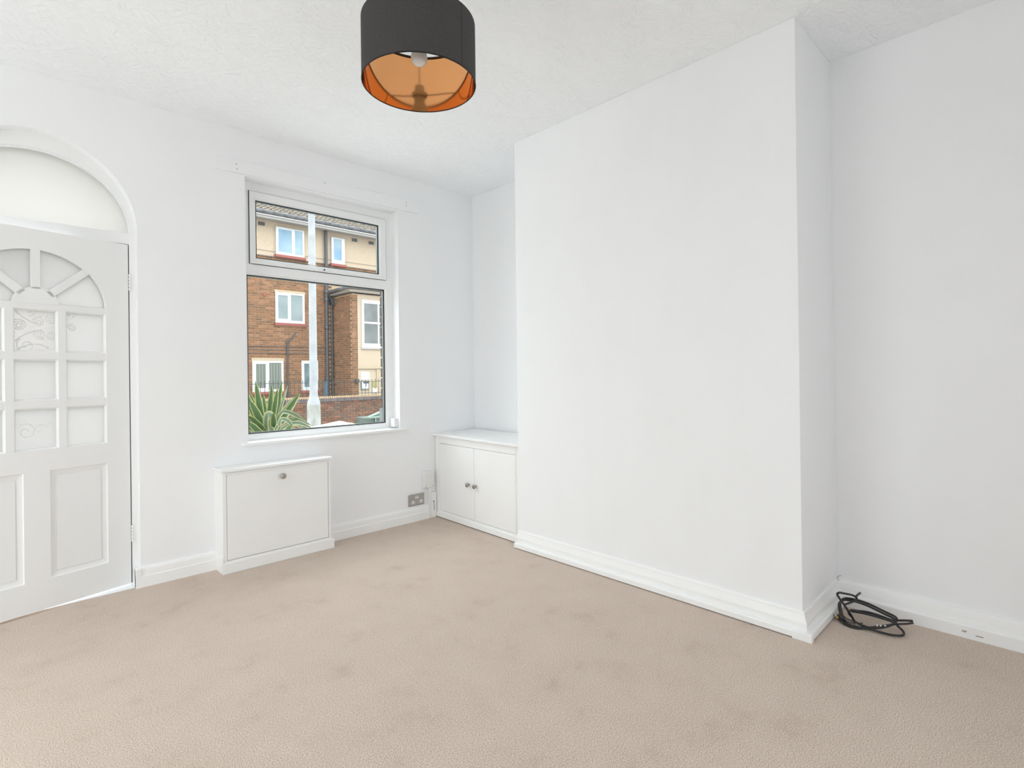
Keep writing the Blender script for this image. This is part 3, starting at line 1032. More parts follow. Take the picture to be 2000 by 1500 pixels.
cab = Thing('alcove_cabinet', 'built-in white two-door cupboard filling the alcove beside the chimney breast', 'cabinet', (2.8, 3.08, 0))
UL = 1.046
cf = MB()
cf.box(0.0, 0.0725, -0.02, 0.0, 0.03, 0.664)
cf.box(0.988, UL, -0.02, 0.0, 0.03, 0.664)
cf.box(0.0725, 0.988, -0.02, 0.0, 0.604, 0.664)
cf.box(0.0725, 0.988, -0.02, 0.0, 0.0, 0.0585)
cab.part(cf.xform(cl), 'face_frame', M['gloss'])
cab.part(MB().box(0.01, UL - 0.01, -0.06, -0.03, 0.02, 0.65).xform(cl), 'inner_shade_sheet', M['dark'])  # dark slab standing in for the unlit cabinet interior
tp = MB()
for pl in ([(0.0, 0.030), (UL + 0.004, 0.030), (UL + 0.004, -0.42), (0.0, -0.455)],):
    tp.prism(pl, 'z', 0.664, 0.682)
cab.part(tp.xform(cl), 'worktop', M['gloss'], bevel=0.002, label='white board top over the two doors')
cab.part(MB().box(0.0, UL - 0.02, 0.0, 0.012, 0.005, 0.044).xform(cl), 'kickboard', M['gloss'], bevel=0.003)
cab.part(MB().box(0.0, UL - 0.02, -0.01, 0.006, 0.0, 0.006).xform(cl), 'gap_shade', M['shade_brown'])  # dark strip painting the shade under the kickboard
cab.part(MB().box(0.066, 0.0725, 0.0, 0.004, 0.06, 0.664).xform(cl), 'edge_strip', M['gloss'])
for u0_, u1_, ku in ((0.0750, 0.5295, 0.508), (0.5325, 0.9855, 0.594)):
    dr = cab.part(MB().box(u0_, u1_, -0.018, 0.0015, 0.0610, 0.6015).xform(cl), 'door', M['gloss'], bevel=0.0015)
    kp = cl((ku, 0.0015, 0.322))
    cab.part(MB().revolve(KNOB, tuple(kp), tuple(cn), 20), 'knob', M['nickel'], dr, smooth=True, label='round brushed nickel knob')

# ================================================================== ELECTRICS BY THE ALCOVE
sk = Thing('double_socket', 'brushed steel double wall socket above the skirting board', 'socket', (2.428, D, 0.168))
sx0, sx1, sz0, sz1 = 2.356, 2.500, 0.124, 0.211
sk.part(MB().box(sx0 + 0.003, sx1 - 0.001, D - 0.006, D, sz0 - 0.003, sz1 - 0.003), 'dark_rim', M['gasket'])  # dark rim behind the plate, set slightly lower than it
sk.part(MB().box(sx0, sx1, D - 0.010, D - 0.005, sz0, sz1), 'face_plate', M['steel'], bevel=0.0015)
for cx in (sx0 + 0.036, sx1 - 0.032):
    ins = sk.part(MB().prism([(cx - 0.018, sz0 + 0.014), (cx + 0.018, sz0 + 0.014), (cx + 0.018, sz0 + 0.030), (cx + 0.006, sz0 + 0.036), (cx + 0.006, sz0 + 0.048), (cx - 0.006, sz0 + 0.048), (cx - 0.006, sz0 + 0.036), (cx - 0.018, sz0 + 0.030)], 'y', D - 0.0125, D - 0.0095), 'insert', M['plastic'])
    for hx, hz_ in ((-0.011, 0.019), (0.011, 0.019), (0.0, 0.040)):
        sk.part(MB().box(cx + hx - 0.0035, cx + hx + 0.0035, D - 0.0131, D - 0.0122, sz0 + hz_, sz0 + hz_ + 0.007), 'pin_hole', M['gasket'], ins)
for cx in (sx0 + 0.064, sx0 + 0.081):
    sk.part(MB().box(cx - 0.006, cx + 0.006, D - 0.0135, D - 0.0095, sz0 + 0.052, sz0 + 0.072), 'rocker_switch', M['plastic'], bevel=0.001)

jb = Thing('junction_box', 'white plastic junction box on the wall beside the alcove cabinet', 'junction box', (2.54, D, 0.31))
jb.part(MB().box(2.488, 2.588, D - 0.030, D, 0.246, 0.381), 'housing', M['plastic'], bevel=0.006, bseg=3)
jb.part(MB().box(2.497, 2.580, D - 0.033, D - 0.028, 0.270, 0.374), 'lid', M['plastic'], bevel=0.003)
for cx in (2.501, 2.575):
    jb.part(MB().revolve([(0.003, 0), (0.003, 0.001), (0, 0.001)], (cx, D - 0.030, 0.259), (0, -1, 0), 8), 'screw', M['shade_brown'])
ct = Thing('cable_trunking', 'narrow white cable trunking dropping from the junction box to the carpet', 'trunking', (2.545, D, 0))
ct.part(MB().box(2.531, 2.557, D - 0.029, D, 0.0, 0.246), 'cover', M['plastic'], bevel=0.002)
pb = Thing('pipe_boxing', 'short white boxing board with a dark cable hole in the corner by the cabinet', 'boxing', (2.59, D, 0))
pb.part(MB().box(2.557, 2.612, D - 0.022, D, 0.0, 0.205), 'board', M['gloss'], bevel=0.002)
pb.part(MB().box(2.557, 2.603, D - 0.026, D - 0.021, 0.0, 0.055), 'lower_board', M['gloss'], bevel=0.002)
pb.part(MB().revolve([(0.0055, 0), (0.0055, 0.0012), (0, 0.0012)], (2.584, D - 0.0218, 0.128), (0, -1, 0), 10), 'cable_hole', M['dark'])
pb.part(MB().box(2.5855, 2.5895, D - 0.0228, D - 0.021, 0.055, 0.118), 'slot', M['shade_brown'])

# ================================================================== PENDANT LAMP
LX, LY = 1.105, 1.589
RS, ZB, ZTOP = 0.200, 2.200, 2.412
lamp = Thing('pendant_lamp', 'charcoal drum lampshade lined in copper hanging from the ceiling', 'lamp', (LX, LY, H))
lamp.part(MB().revolve([(RS, ZB), (RS, ZTOP)], (LX, LY, 0), seg=96), 'shade', M['shade'], smooth=True)
lamp.part(MB().revolve([(RS - 0.0025, ZB), (RS - 0.0025, ZTOP)], (LX, LY, 0), seg=96), 'lining', M['copper'], smooth=True, label='shiny copper inner lining')
ring_pts = [(LX + (RS - 0.0012) * math.cos(2 * math.pi * i / 96), LY + (RS - 0.0012) * math.sin(2 * math.pi * i / 96)) for i in range(96)]
lamp.part(MB().tube([(x, y, ZB) for x, y in ring_pts], 0.0022, 6, closed=True), 'bottom_rim', M['seam'], smooth=True)
lamp.part(MB().tube([(LX + (RS - 0.005) * math.cos(2 * math.pi * i / 96), LY + (RS - 0.005) * math.sin(2 * math.pi * i / 96), ZTOP - 0.002) for i in range(96)], 0.0035, 6, closed=True), 'top_ring', M['wire'], smooth=True)
sa = math.radians(-80)
sm = MB()
for a in (sa,):
    p0 = (LX + (RS + 0.0006) * math.cos(a - 0.007), LY + (RS + 0.0006) * math.sin(a - 0.007))
    p1 = (LX + (RS + 0.0006) * math.cos(a + 0.007), LY + (RS + 0.0006) * math.sin(a + 0.007))
    sm.quad((*p0, ZB), (*p1, ZB), (*p1, ZTOP), (*p0, ZTOP))
lamp.part(sm, 'seam', M['seam'])
ZR = ZTOP - 0.055
arms = MB()
for k in range(3):
    a = math.radians(100 + 120 * k)
    ex, ey = math.cos(a), math.sin(a)
    arms.tube([(LX + ex * 0.022, LY + ey * 0.022, ZR), (LX + ex * 0.06, LY + ey * 0.06, ZR), (LX + ex * 0.11, LY + ey * 0.11, ZR + 0.012), (LX + ex * 0.165, LY + ey * 0.165, ZR + 0.03), (LX + ex * (RS - 0.007), LY + ey * (RS - 0.007), ZTOP - 0.003)], 0.0022, 6)
arms.tube([(LX + 0.022 * math.cos(2 * math.pi * i / 24), LY + 0.022 * math.sin(2 * math.pi * i / 24), ZR) for i in range(24)], 0.0022, 6, closed=True)
lamp.part(arms, 'spider', M['wire'], smooth=True)
lamp.part(MB().revolve([(0.0, 0.052), (0.012, 0.05), (0.017, 0.044), (0.017, 0.02), (0.027, 0.014), (0.028, 0.004), (0.0265, 0.0), (0.019, -0.002), (0.0185, -0.03), (0.0, -0.03)], (LX, LY, ZR), seg=24), 'lamp_holder', M['plastic'], smooth='auto')
ZBULB = 2.268
bprof = [(0.0, 0.0), (0.010, 0.0012), (0.019, 0.006), (0.0255, 0.0135), (0.0285, 0.022), (0.0292, 0.030), (0.028, 0.039), (0.0245, 0.049), (0.0185, 0.060), (0.0145, 0.068), (0.0135, 0.075)]
lamp.part(MB().revolve(bprof, (LX, LY, ZBULB), seg=32), 'bulb', M['bulb'], smooth=True, label='frosted white light bulb')
lamp.part(MB().tube([(LX, LY, ZR + 0.05), (LX, LY, H - 0.02)], 0.003, 8), 'cord', M['plastic'])
lamp.part(MB().revolve([(0.0, -0.028), (0.02, -0.027), (0.036, -0.018), (0.041, 0.0)], (LX, LY, H), seg=24), 'ceiling_rose', M['plastic'], smooth=True)

# ================================================================== COIL OF CABLE
coil = Thing('cable_coil', 'tangled coil of black aerial cable lying in the near alcove corner', 'cable', (2.86, 0.6, 0))


def smooth_path(pts_, closed=False, sub=6):
    P = [Vector(p) for p in pts_]
    n_ = len(P)
    out = []
    rng = n_ if closed else n_ - 1
    for i in range(rng):
        p0 = P[i - 1] if (closed or i > 0) else P[0]
        p1 = P[i]
        p2 = P[(i + 1) % n_]
        p3 = P[(i + 2) % n_] if (closed or i + 2 < n_) else P[-1]
        for k in range(sub):
            t = k / sub
            out.append(0.5 * ((2 * p1) + (p2 - p0) * t + (2 * p0 - 5 * p1 + 4 * p2 - p3) * t * t + (3 * p1 - p0 - 3 * p2 + p3) * t ** 3))
    if not closed:
        out.append(P[-1])
    return out


pa = [(2.778, 0.685, 0.009), (2.781, 0.71, 0.010), (2.84, 0.739, 0.033), (2.885, 0.752, 0.052), (2.913, 0.738, 0.064), (2.921, 0.695, 0.067), (2.916, 0.649, 0.065), (2.905, 0.61, 0.06), (2.893, 0.573, 0.055), (2.881, 0.536, 0.05), (2.863, 0.526, 0.043), (2.841, 0.541, 0.033), (2.816, 0.567, 0.023), (2.796, 0.606, 0.015), (2.797, 0.641, 0.015), (2.805, 0.668, 0.018)]
pb_ = [(2.805, 0.668, 0.018), (2.823, 0.683, 0.026), (2.844, 0.703, 0.034), (2.863, 0.698, 0.043), (2.87, 0.675, 0.045), (2.878, 0.641, 0.049), (2.879, 0.605, 0.049), (2.875, 0.569, 0.047), (2.869, 0.537, 0.045), (2.877, 0.519, 0.049), (2.887, 0.495, 0.053), (2.896, 0.47, 0.056)]
pc = [(2.814, 0.740, 0.022), (2.794, 0.713, 0.014), (2.78, 0.686, 0.008), (2.78, 0.655, 0.008), (2.789, 0.604, 0.012), (2.788, 0.57, 0.011), (2.795, 0.529, 0.010), (2.811, 0.499, 0.012), (2.83, 0.492, 0.014), (2.846, 0.498, 0.02), (2.855, 0.515, 0.03), (2.863, 0.533, 0.040), (2.865, 0.567, 0.043), (2.867, 0.621, 0.044), (2.865, 0.665, 0.043), (2.858, 0.695, 0.041)]
pd = [(2.801, 0.742, 0.017), (2.788, 0.719, 0.011), (2.77, 0.684, 0.006), (2.774, 0.65, 0.006), (2.789, 0.622, 0.012), (2.808, 0.591, 0.02), (2.829, 0.561, 0.028), (2.85, 0.531, 0.037), (2.87, 0.492, 0.045), (2.886, 0.467, 0.052)]
pe = [(2.811, 0.673, 0.006), (2.799, 0.677, 0.036), (2.767, 0.687, 0.076), (2.735, 0.697, 0.114), (2.711, 0.705, 0.142), (2.695, 0.71, 0.164), (2.711, 0.705, 0.168), (2.752, 0.692, 0.155), (2.801, 0.677, 0.138), (2.827, 0.668, 0.122), (2.823, 0.669, 0.112), (2.784, 0.682, 0.108), (2.745, 0.694, 0.108)]
for pts_, r_, m_ in ((pa, 0.0052, 'cable'), (pb_, 0.0048, 'cable'), (pc, 0.0052, 'cable'), (pd, 0.0046, 'cable'), (pe, 0.0048, 'cable')):
    coil.part(MB().tube(smooth_path(pts_), r_, 8), 'cable_loop', M[m_], smooth=True)
pf = [(x + 0.006, y - 0.004, z + 0.008) for x, y, z in pa[1:11]]
coil.part(MB().tube(smooth_path(pf), 0.0047, 8), 'cable_loop', M['cable'], smooth=True)
pg = [(2.812, 0.735, 0.03), (2.797, 0.712, 0.02), (2.79, 0.69, 0.016), (2.796, 0.665, 0.016), (2.81, 0.64, 0.02)]
coil.part(MB().tube(smooth_path(pg), 0.0036, 8), 'cable_loop', M['cable_grey'], smooth=True, label='brown cable')
ph = [(2.822, 0.735, 0.036), (2.805, 0.708, 0.026), (2.80, 0.69, 0.022), (2.806, 0.668, 0.022)]
coil.part(MB().tube(smooth_path(ph), 0.0034, 8), 'cable_loop', M['cable_grey'], smooth=True, label='brown cable')
coil.part(MB().tube([(2.828, 0.668, 0.128), (2.841, 0.664, 0.133), (2.857, 0.659, 0.137)], 0.0048, 8), 'plug', M['cable_grey'], smooth='auto', label='brown cable end')
coil.part(MB().tube([(2.826, 0.757, 0.022), (2.806, 0.744, 0.018)], 0.0055, 10), 'plug', M['chrome'], smooth='auto', label='bright metal plug')
coil.part(MB().tube([(2.806, 0.744, 0.018), (2.795, 0.732, 0.014)], 0.0062, 10), 'plug', M['brass'], smooth='auto', label='brass plug')
for p in ((2.817, 0.573, 0.027), (2.812, 0.585, 0.026), (2.823, 0.558, 0.030)):
    mbz = MB().revolve([(0.0, -0.004), (0.004, -0.002), (0.0046, 0), (0.004, 0.002), (0.0, 0.004)], p, (0.5, -0.8, 0.2), 10)
    coil.part(mbz, 'cable_tag', M['plastic'], label='small white tag')

# ================================================================== OUTDOORS
struct('pavement', MB().box(-40, 40, DO, 9.0, ST - 0.3, ST), M['paving'], 'grey paved pavement outside the window', 'pavement')
struct('road', MB().box(-40, 40, 9.0, 14.4, ST - 0.3, ST - 0.08), M['asphalt'], 'grey asphalt road in front of the far boundary wall', 'road')
struct('forecourt', MB().box(-40, 40, 14.4, 34, ST - 0.3, ST), M['paving'], 'grey paving around the flats opposite', 'pavement')
struct('garden_ground', MB().box(-40, XL - 0.2, -40, DO, ST - 0.3, ST), M['pale_paving'], 'pale paving outside the left wall', 'paving')
struct('yard_ground', MB().box(XL - 0.2, 40, -40, YB - 0.2, ST - 0.3, ST), M['pale_paving'], 'pale paving outside the back wall', 'paving')
struct('side_ground', MB().box(A + 0.2, 40, YB - 0.2, DO, ST - 0.3, ST), M['pale_paving'], 'pale paving beyond the party wall', 'paving')
struct('house_plinth', MB().box(XL - 0.2, A + 0.2, YB - 0.2, DO, ST - 0.3, -0.121), M['stone'], 'stone footing below the room', 'footing')

# ---- yucca just outside the window
yuc = Thing('yucca_plant', 'spiky variegated yucca with cream-edged green leaves outside the window', 'plant', (1.77, 4.9, ST))
CR = Vector((1.77, 4.92, 0.30))
yuc.part(MB().tube([(1.77, 4.92, ST), (1.78, 4.92, -0.05), (1.77, 4.92, 0.22), (1.77, 4.92, 0.36)], [0.07, 0.06, 0.055, 0.03], 10), 'trunk', M['trunk'], smooth=True)


def leaf(path, width, pale=False, face=None):
    P = smooth_path(path, sub=4)
    n_ = len(P)
    me_v, me_f, uvs = [], [], []
    for i, p in enumerate(P):
        k = i / (n_ - 1)
        d = (P[min(i + 1, n_ - 1)] - P[max(i - 1, 0)]).normalized()
        view = Vector(face) if face else Vector((-0.35, -1.0, 0.15))
        side = d.cross(view)
        if side.length < 1e-4:
            side = Vector((1, 0, 0))
        side.normalize()
        nrm = side.cross(d).normalized()
        prof = math.sin(math.pi * min(1.0, 0.16 + 0.46 * k)) if k < 0.72 else math.sin(math.pi * (0.16 + 0.46 * 0.72)) * (1 - ((k - 0.72) / 0.28) ** 1.6)
        w = max(0.0008, width * 0.5 * prof)
        fold = w * 0.28
        for j, (a, h) in enumerate(((-1, 0), (-0.62, -fold * 0.6), (0, -fold), (0.62, -fold * 0.6), (1, 0))):
            me_v.append(tuple(p + side * w * a + nrm * h))
            uvs.append(((a + 1) / 2, k))
    for i in range(n_ - 1):
        for j in range(4):
            me_f.append((i * 5 + j, i * 5 + j + 1, (i + 1) * 5 + j + 1, (i + 1) * 5 + j))
    me_v = [tuple(Vector(v) - yuc.loc) for v in me_v]
    me = bpy.data.meshes.new('leaf')
    me.from_pydata(me_v, [], me_f)
    ul = me.uv_layers.new(name='UVMap')
    for li, lp in enumerate(me.loops):
        ul.data[li].uv = uvs[lp.vertex_index]
    for p in me.polygons:
        p.use_smooth = True
    me.materials.append(M['leaf_pale'] if pale else M['leaf'])
    o = bpy.data.objects.new('leaf', me)
    o.parent = yuc.o
    COL.objects.link(o)
    return o


def L(tip, width, via=None, pale=False, base=None):
    b = Vector(base) if base else CR
    t = Vector(tip)
    if via:
        pth = [b] + [Vector(v) for v in via] + [t]
    else:
        md = b.lerp(t, 0.5) + Vector((0, 0, 0.03))
        pth = [b, md, t]
    leaf(pth, width, pale)


# upright blades
L((1.688, 5.00, 1.125), 0.062, via=[(1.742, 4.98, 0.69)])
L((1.869, 5.10, 1.095), 0.052, via=[(1.815, 5.05, 0.69)])
L((1.863, 4.95, 1.06), 0.048, via=[(1.808, 4.95, 0.71)])
L((1.976, 5.15, 1.11), 0.052, via=[(1.882, 5.08, 0.70)])
L((1.971, 5.00, 1.075), 0.026, via=[(1.865, 5.0, 0.72)], pale=True)
L((2.045, 4.90, 1.005), 0.064, via=[(1.815, 4.9, 0.69), (1.895, 4.9, 0.80)])
L((2.057, 5.05, 0.965), 0.056, via=[(1.862, 5.0, 0.68), (1.934, 5.05, 0.81)], pale=True)
L((1.701, 5.20, 1.025), 0.046, via=[(1.765, 5.1, 0.70)])
L((1.825, 5.20, 0.998), 0.050, via=[(1.805, 5.1, 0.70)])
L((1.574, 4.80, 0.965), 0.064, via=[(1.700, 4.82, 0.68), (1.640, 4.8, 0.82)])
L((1.63, 5.12, 1.06), 0.052, via=[(1.73, 5.02, 0.70)])
L((1.60, 4.95, 0.93), 0.050, via=[(1.70, 4.93, 0.70)])
L((1.93, 5.22, 1.02), 0.046, via=[(1.84, 5.1, 0.70)])
L((1.78, 5.25, 1.06), 0.048, via=[(1.78, 5.1, 0.70)])
L((1.90, 5.28, 0.95), 0.046, via=[(1.84, 5.12, 0.66)])
L((1.56, 5.10, 0.98), 0.048, via=[(1.68, 5.02, 0.68)])
L((1.74, 5.18, 0.99), 0.046, via=[(1.765, 5.06, 0.68)])
L((1.50, 4.98, 0.90), 0.050, via=[(1.65, 4.95, 0.66)])
# the blade folded over at the front
L((1.738, 4.70, 0.762), 0.058, via=[(1.690, 4.76, 0.70), (1.672, 4.71, 0.80), (1.680, 4.68, 0.846), (1.708, 4.67, 0.822)], pale=True)
# arching blades to the right
L((2.05, 4.75, 0.738), 0.040, via=[(1.775, 4.78, 0.72), (1.809, 4.75, 0.836), (1.848, 4.75, 0.853), (1.914, 4.75, 0.83), (1.98, 4.75, 0.788)], pale=True)
L((2.06, 4.70, 0.720), 0.040, via=[(1.775, 4.76, 0.68), (1.82, 4.7, 0.772), (1.893, 4.7, 0.79), (1.959, 4.7, 0.769)], pale=True)
L((1.855, 4.55, 0.700), 0.036, via=[(1.760, 4.68, 0.66), (1.735, 4.58, 0.775), (1.745, 4.55, 0.806), (1.79, 4.55, 0.79), (1.816, 4.55, 0.759)], pale=True)
L((2.00, 4.55, 0.706), 0.040, via=[(1.75, 4.66, 0.66), (1.80, 4.57, 0.75), (1.86, 4.55, 0.766), (1.925, 4.55, 0.748)], pale=True)
L((1.96, 4.62, 0.690), 0.038, via=[(1.77, 4.7, 0.66), (1.84, 4.64, 0.74), (1.90, 4.62, 0.745)], pale=True)
L((1.712, 4.60, 0.768), 0.034, via=[(1.72, 4.68, 0.66), (1.735, 4.62, 0.745), (1.730, 4.60, 0.772)], pale=True)
L((1.90, 4.60, 0.80), 0.044, via=[(1.79, 4.72, 0.66), (1.85, 4.65, 0.75)])
# low blades to the left
L((1.530, 4.70, 0.838), 0.050, via=[(1.690, 4.78, 0.66), (1.595, 4.72, 0.775)])
L((1.465, 4.52, 0.806), 0.052, via=[(1.660, 4.70, 0.62), (1.540, 4.56, 0.735)])
L((1.595, 4.90, 0.90), 0.036, via=[(1.690, 4.90, 0.70)])
L((1.44, 4.60, 0.745), 0.050, via=[(1.62, 4.72, 0.60), (1.52, 4.62, 0.69)])
L((1.50, 4.45, 0.725), 0.046, via=[(1.66, 4.65, 0.58), (1.57, 4.50, 0.68)])
L((1.63, 4.50, 0.76), 0.050, via=[(1.72, 4.7, 0.58), (1.67, 4.58, 0.70)])
L((1.80, 4.48, 0.76), 0.050, via=[(1.77, 4.68, 0.58), (1.785, 4.56, 0.70)])
L((1.70, 4.62, 0.86), 0.052, via=[(1.74, 4.74, 0.62), (1.715, 4.66, 0.76)])

# ---- lamp post
lp = Thing('lamp_post', 'grey concrete street lamp post with a bottle-shaped base', 'lamp post', (3.236, 7.3, ST))
lp.part(MB().revolve([(0.105, ST), (0.100, ST + 0.05), (0.093, ST + 0.3), (0.090, 0.70), (0.089, 0.755)], (3.236, 7.3, 0), seg=16), 'post_base', M['post_base'], smooth=True, label='stained thick lower section')
lp.part(MB().revolve([(0.089, 0.755), (0.084, 0.79), (0.064, 0.85), (0.056, 0.885), (0.054, 0.93), (0.051, 1.6), (0.045, 3.4), (0.040, 5.2), (0.038, 5.8)], (3.236, 7.3, 0), seg=16), 'shaft', M['concrete_post'], smooth=True)
lp.part(MB().tube([(3.236, 7.3, 5.75), (3.236, 7.35, 6.0), (3.236, 7.6, 6.15), (3.236, 8.0, 6.2)], 0.03, 10), 'bracket_arm', M['concrete_post'], smooth=True)
lp.part(MB().box(3.15, 3.32, 7.9, 8.5, 6.12, 6.24), 'lantern', M['concrete_post'], bevel=0.03)

# ---- gate pier with a pyramid cap
gp = Thing('gate_pier', 'low brick gate pier under a pale pyramid cap stone outside the window', 'pier', (2.97, 6.0, ST))
gp.part(MB().box(2.79, 3.15, 5.82, 6.18, ST, 0.50), 'pier_shaft', M['red_brick'])
cpz = MB()
b4 = [(2.70, 5.73), (3.24, 5.73), (3.24, 6.27), (2.70, 6.27)]
cpz.box(2.70, 3.24, 5.73, 6.27, 0.49, 0.545)
for i in range(4):
    j = (i + 1) % 4
    cpz.quad((*b4[i], 0.545), (*b4[j], 0.545), (2.97, 6.0, 0.622))
gp.part(cpz, 'cap_stone', M['cap_stone'])

# ---- wheelie bin
wb = Thing('wheelie_bin', 'dark wheelie bin with a pale green lid on the pavement', 'bin', (4.2, 7.2, ST))
wb.part(MB().prism([(3.955, 0.53), (4.47, 0.53), (4.42, ST + 0.08), (4.04, ST + 0.08)], 'y', 6.98, 7.46), 'body', M['bin_body'], bevel=0.01)
wb.part(MB().prism([(3.885, 0.545), (4.50, 0.545), (4.50, 0.572), (3.885, 0.560)], 'y', 6.94, 6.985), 'lid_rim', M['bin_lid'], bevel=0.005)
wb.part(MB().prism([(3.90, 0.562), (4.10, 0.625), (4.30, 0.688), (4.47, 0.70), (4.47, 0.680), (4.30, 0.668), (4.10, 0.608), (3.96, 0.563)], 'y', 6.95, 7.02), 'lid', M['bin_lid'], bevel=0.004)
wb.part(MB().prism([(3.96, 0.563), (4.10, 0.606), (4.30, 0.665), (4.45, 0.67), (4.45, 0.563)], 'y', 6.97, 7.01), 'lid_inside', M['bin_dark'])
wb.part(MB().tube([(4.005, 6.965, 0.53), (4.01, 6.965, 0.40), (4.035, 6.965, 0.30)], 0.008, 6), 'pale_strap', M['bin_lid'])
for wx in (4.10, 4.36):
    wb.part(MB().revolve([(0.0, -0.025), (0.10, -0.025), (0.10, 0.025), (0.0, 0.025)], (wx, 7.47, ST + 0.10), (1, 0, 0), 18), 'wheel', M['gasket'])


# ---- generic far window
def far_window(parent_thing, x0, x1, z0, z1, y, panes, pane_mats, sill=True, fw_=0.07, lintel=False):
    """frame with its panes as sub-parts; panes: list of (x0, x1, z0, z1)"""
    mb = MB()
    xs = sorted({x0, x1} | {p[0] for p in panes} | {p[1] for p in panes})
    zs = sorted({z0, z1} | {p[2] for p in panes} | {p[3] for p in panes})
    for i in range(len(xs) - 1):
        for j in range(len(zs) - 1):
            cx, cz = (xs[i] + xs[i + 1]) / 2, (zs[j] + zs[j + 1]) / 2
            if any(p[0] < cx < p[1] and p[2] < cz < p[3] for p in panes):
                continue
            mb.box(xs[i], xs[i + 1], y - 0.03, y + 0.05, zs[j], zs[j + 1])
    f = parent_thing.part(mb, 'window_frame', M['winwhite'])
    for p, pm in zip(panes, pane_mats):
        parent_thing.part(MB().box(p[0], p[1], y - 0.016, y - 0.006, p[2], p[3]), 'pane', M[pm], f)
    if sill:
        parent_thing.part(MB().box(x0 - 0.04, x1 + 0.04, y - 0.07, y + 0.05, z0 - 0.085, z0), 'sill', M['redsill'])
    if lintel:
        parent_thing.part(MB().box(x0 - 0.02, x1 + 0.03, y - 0.02, y + 0.06, z1, z1 + 0.085), 'lintel', M['lintel'])
    return f


YBK = 18.0
FZ0, BANDZ = ST, 5.06
fl_ = Thing('block_of_flats', 'brown brick block of flats with a cream rendered top storey across the road', 'building', (8.0, YBK, ST))
XC = 8.712           # where the stair wing begins
YW = 16.60           # its front face
# mortar-coloured core and upper render
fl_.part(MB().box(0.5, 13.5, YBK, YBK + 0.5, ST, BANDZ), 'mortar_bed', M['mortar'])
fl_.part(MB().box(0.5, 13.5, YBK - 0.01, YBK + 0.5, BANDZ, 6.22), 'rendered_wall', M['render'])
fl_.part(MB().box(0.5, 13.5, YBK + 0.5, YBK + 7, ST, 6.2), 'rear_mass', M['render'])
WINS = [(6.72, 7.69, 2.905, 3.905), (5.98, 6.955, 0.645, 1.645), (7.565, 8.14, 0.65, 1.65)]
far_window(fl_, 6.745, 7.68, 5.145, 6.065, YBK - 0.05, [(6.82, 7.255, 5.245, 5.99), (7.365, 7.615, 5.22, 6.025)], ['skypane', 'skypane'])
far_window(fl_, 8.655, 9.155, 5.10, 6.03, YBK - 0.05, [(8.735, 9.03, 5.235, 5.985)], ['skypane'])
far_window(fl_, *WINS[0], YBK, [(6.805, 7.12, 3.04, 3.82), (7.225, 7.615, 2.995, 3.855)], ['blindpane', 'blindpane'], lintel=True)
far_window(fl_, *WINS[1], YBK, [(6.085, 6.39, 0.77, 1.545), (6.50, 6.885, 0.72, 1.585)], ['vblind', 'vblind'], lintel=True)
far_window(fl_, *WINS[2], YBK, [(7.65, 8.06, 0.76, 1.56)], ['darkpane'])
# bricks
STR = (0.215, 0.065)
px_, pz_ = 0.225, 0.075
bme = MB().box(-0.1065, 0.1065, -0.007, 0.05, -0.0315, 0.0315).mesh('brick', M['brick'])
bricks, stuffb = [], MB()
nrow = int((BANDZ - ST) / pz_)
cand = []
for r_ in range(nrow):
    zc = ST + pz_ * (r_ + 0.5)
    for k in range(-6, 32):
        xc = 2.6 + px_ * k + (px_ / 2 if r_ % 2 else 0)
        if xc > XC - 0.05:
            continue
        if any(w[0] - 0.10 < xc < w[1] + 0.10 and w[2] - 0.10 < zc < w[3] + (0.11 if i < 2 else 0.04) for i, w in enumerate(WINS)):
            # trim to a closer at the window edge when a part of it still shows
            for w in WINS:
                if w[2] - 0.10 < zc < w[3] + 0.10:
                    if xc - 0.1075 < w[0] - 0.02 < xc + 0.1075:
                        stuffb.box(xc - 0.1075, w[0] - 0.005, YBK - 0.007, YBK + 0.02, zc - 0.0315, zc + 0.0315)
                    if xc - 0.1075 < w[1] + 0.02 < xc + 0.1075:
                        stuffb.box(w[1] + 0.005, xc + 0.1075, YBK - 0.007, YBK + 0.02, zc - 0.0315, zc + 0.0315)
            continue
        cand.append((xc, zc))
# the 300 that show largest: those in clear view between the sill line and the transom
def rank(c):
    x, z = c
    vis = 5.7 < x < 8.55 and 0.62 < z < 4.35
    post = 7.72 < x < 8.05
    return (0 if vis and not post else 1, abs(z - 2.4))
cand.sort(key=rank)
for i, (xc, zc) in enumerate(cand):
    if i < 300:
        b = bpy.data.objects.new('brick', bme)
        b.location = Vector((xc, YBK, zc)) - fl_.loc
        b.parent = fl_.o
        COL.objects.link(b)
    else:
        stuffb.box(xc - 0.1075, xc + 0.1075, YBK - 0.007, YBK + 0.02, zc - 0.0315, zc + 0.0315)
# bricks of the band beside the wing and of the wing's flank and pier
for r_ in range(nrow):
    zc = ST + pz_ * (r_ + 0.5)
    if zc > 4.6:
        for k in range(22):
            xc = 8.73 + px_ * k + (px_ / 2 if r_ % 2 else 0)
            stuffb.box(xc - 0.1075, xc + 0.1075, YBK - 0.007, YBK + 0.02, zc - 0.0315, zc + 0.0315)
    if zc < 3.86:
        for k in range(7):
            yc = YW + 0.11 + px_ * k + (px_ / 2 if r_ % 2 else 0)
            if yc < YBK - 0.05:
                stuffb.box(XC - 0.007, XC + 0.02, max(YW, yc - 0.1065), yc + 0.1065, zc - 0.0315, zc + 0.0315)
        stuffb.box(XC - 0.012, XC + (0.185 if r_ % 2 else 0.085), YW - 0.007, YW + 0.02, zc - 0.0315, zc + 0.0315)
        if not r_ % 2:
            stuffb.box(XC + 0.095, XC + 0.185, YW - 0.007, YW + 0.02, zc - 0.0315, zc + 0.0315)
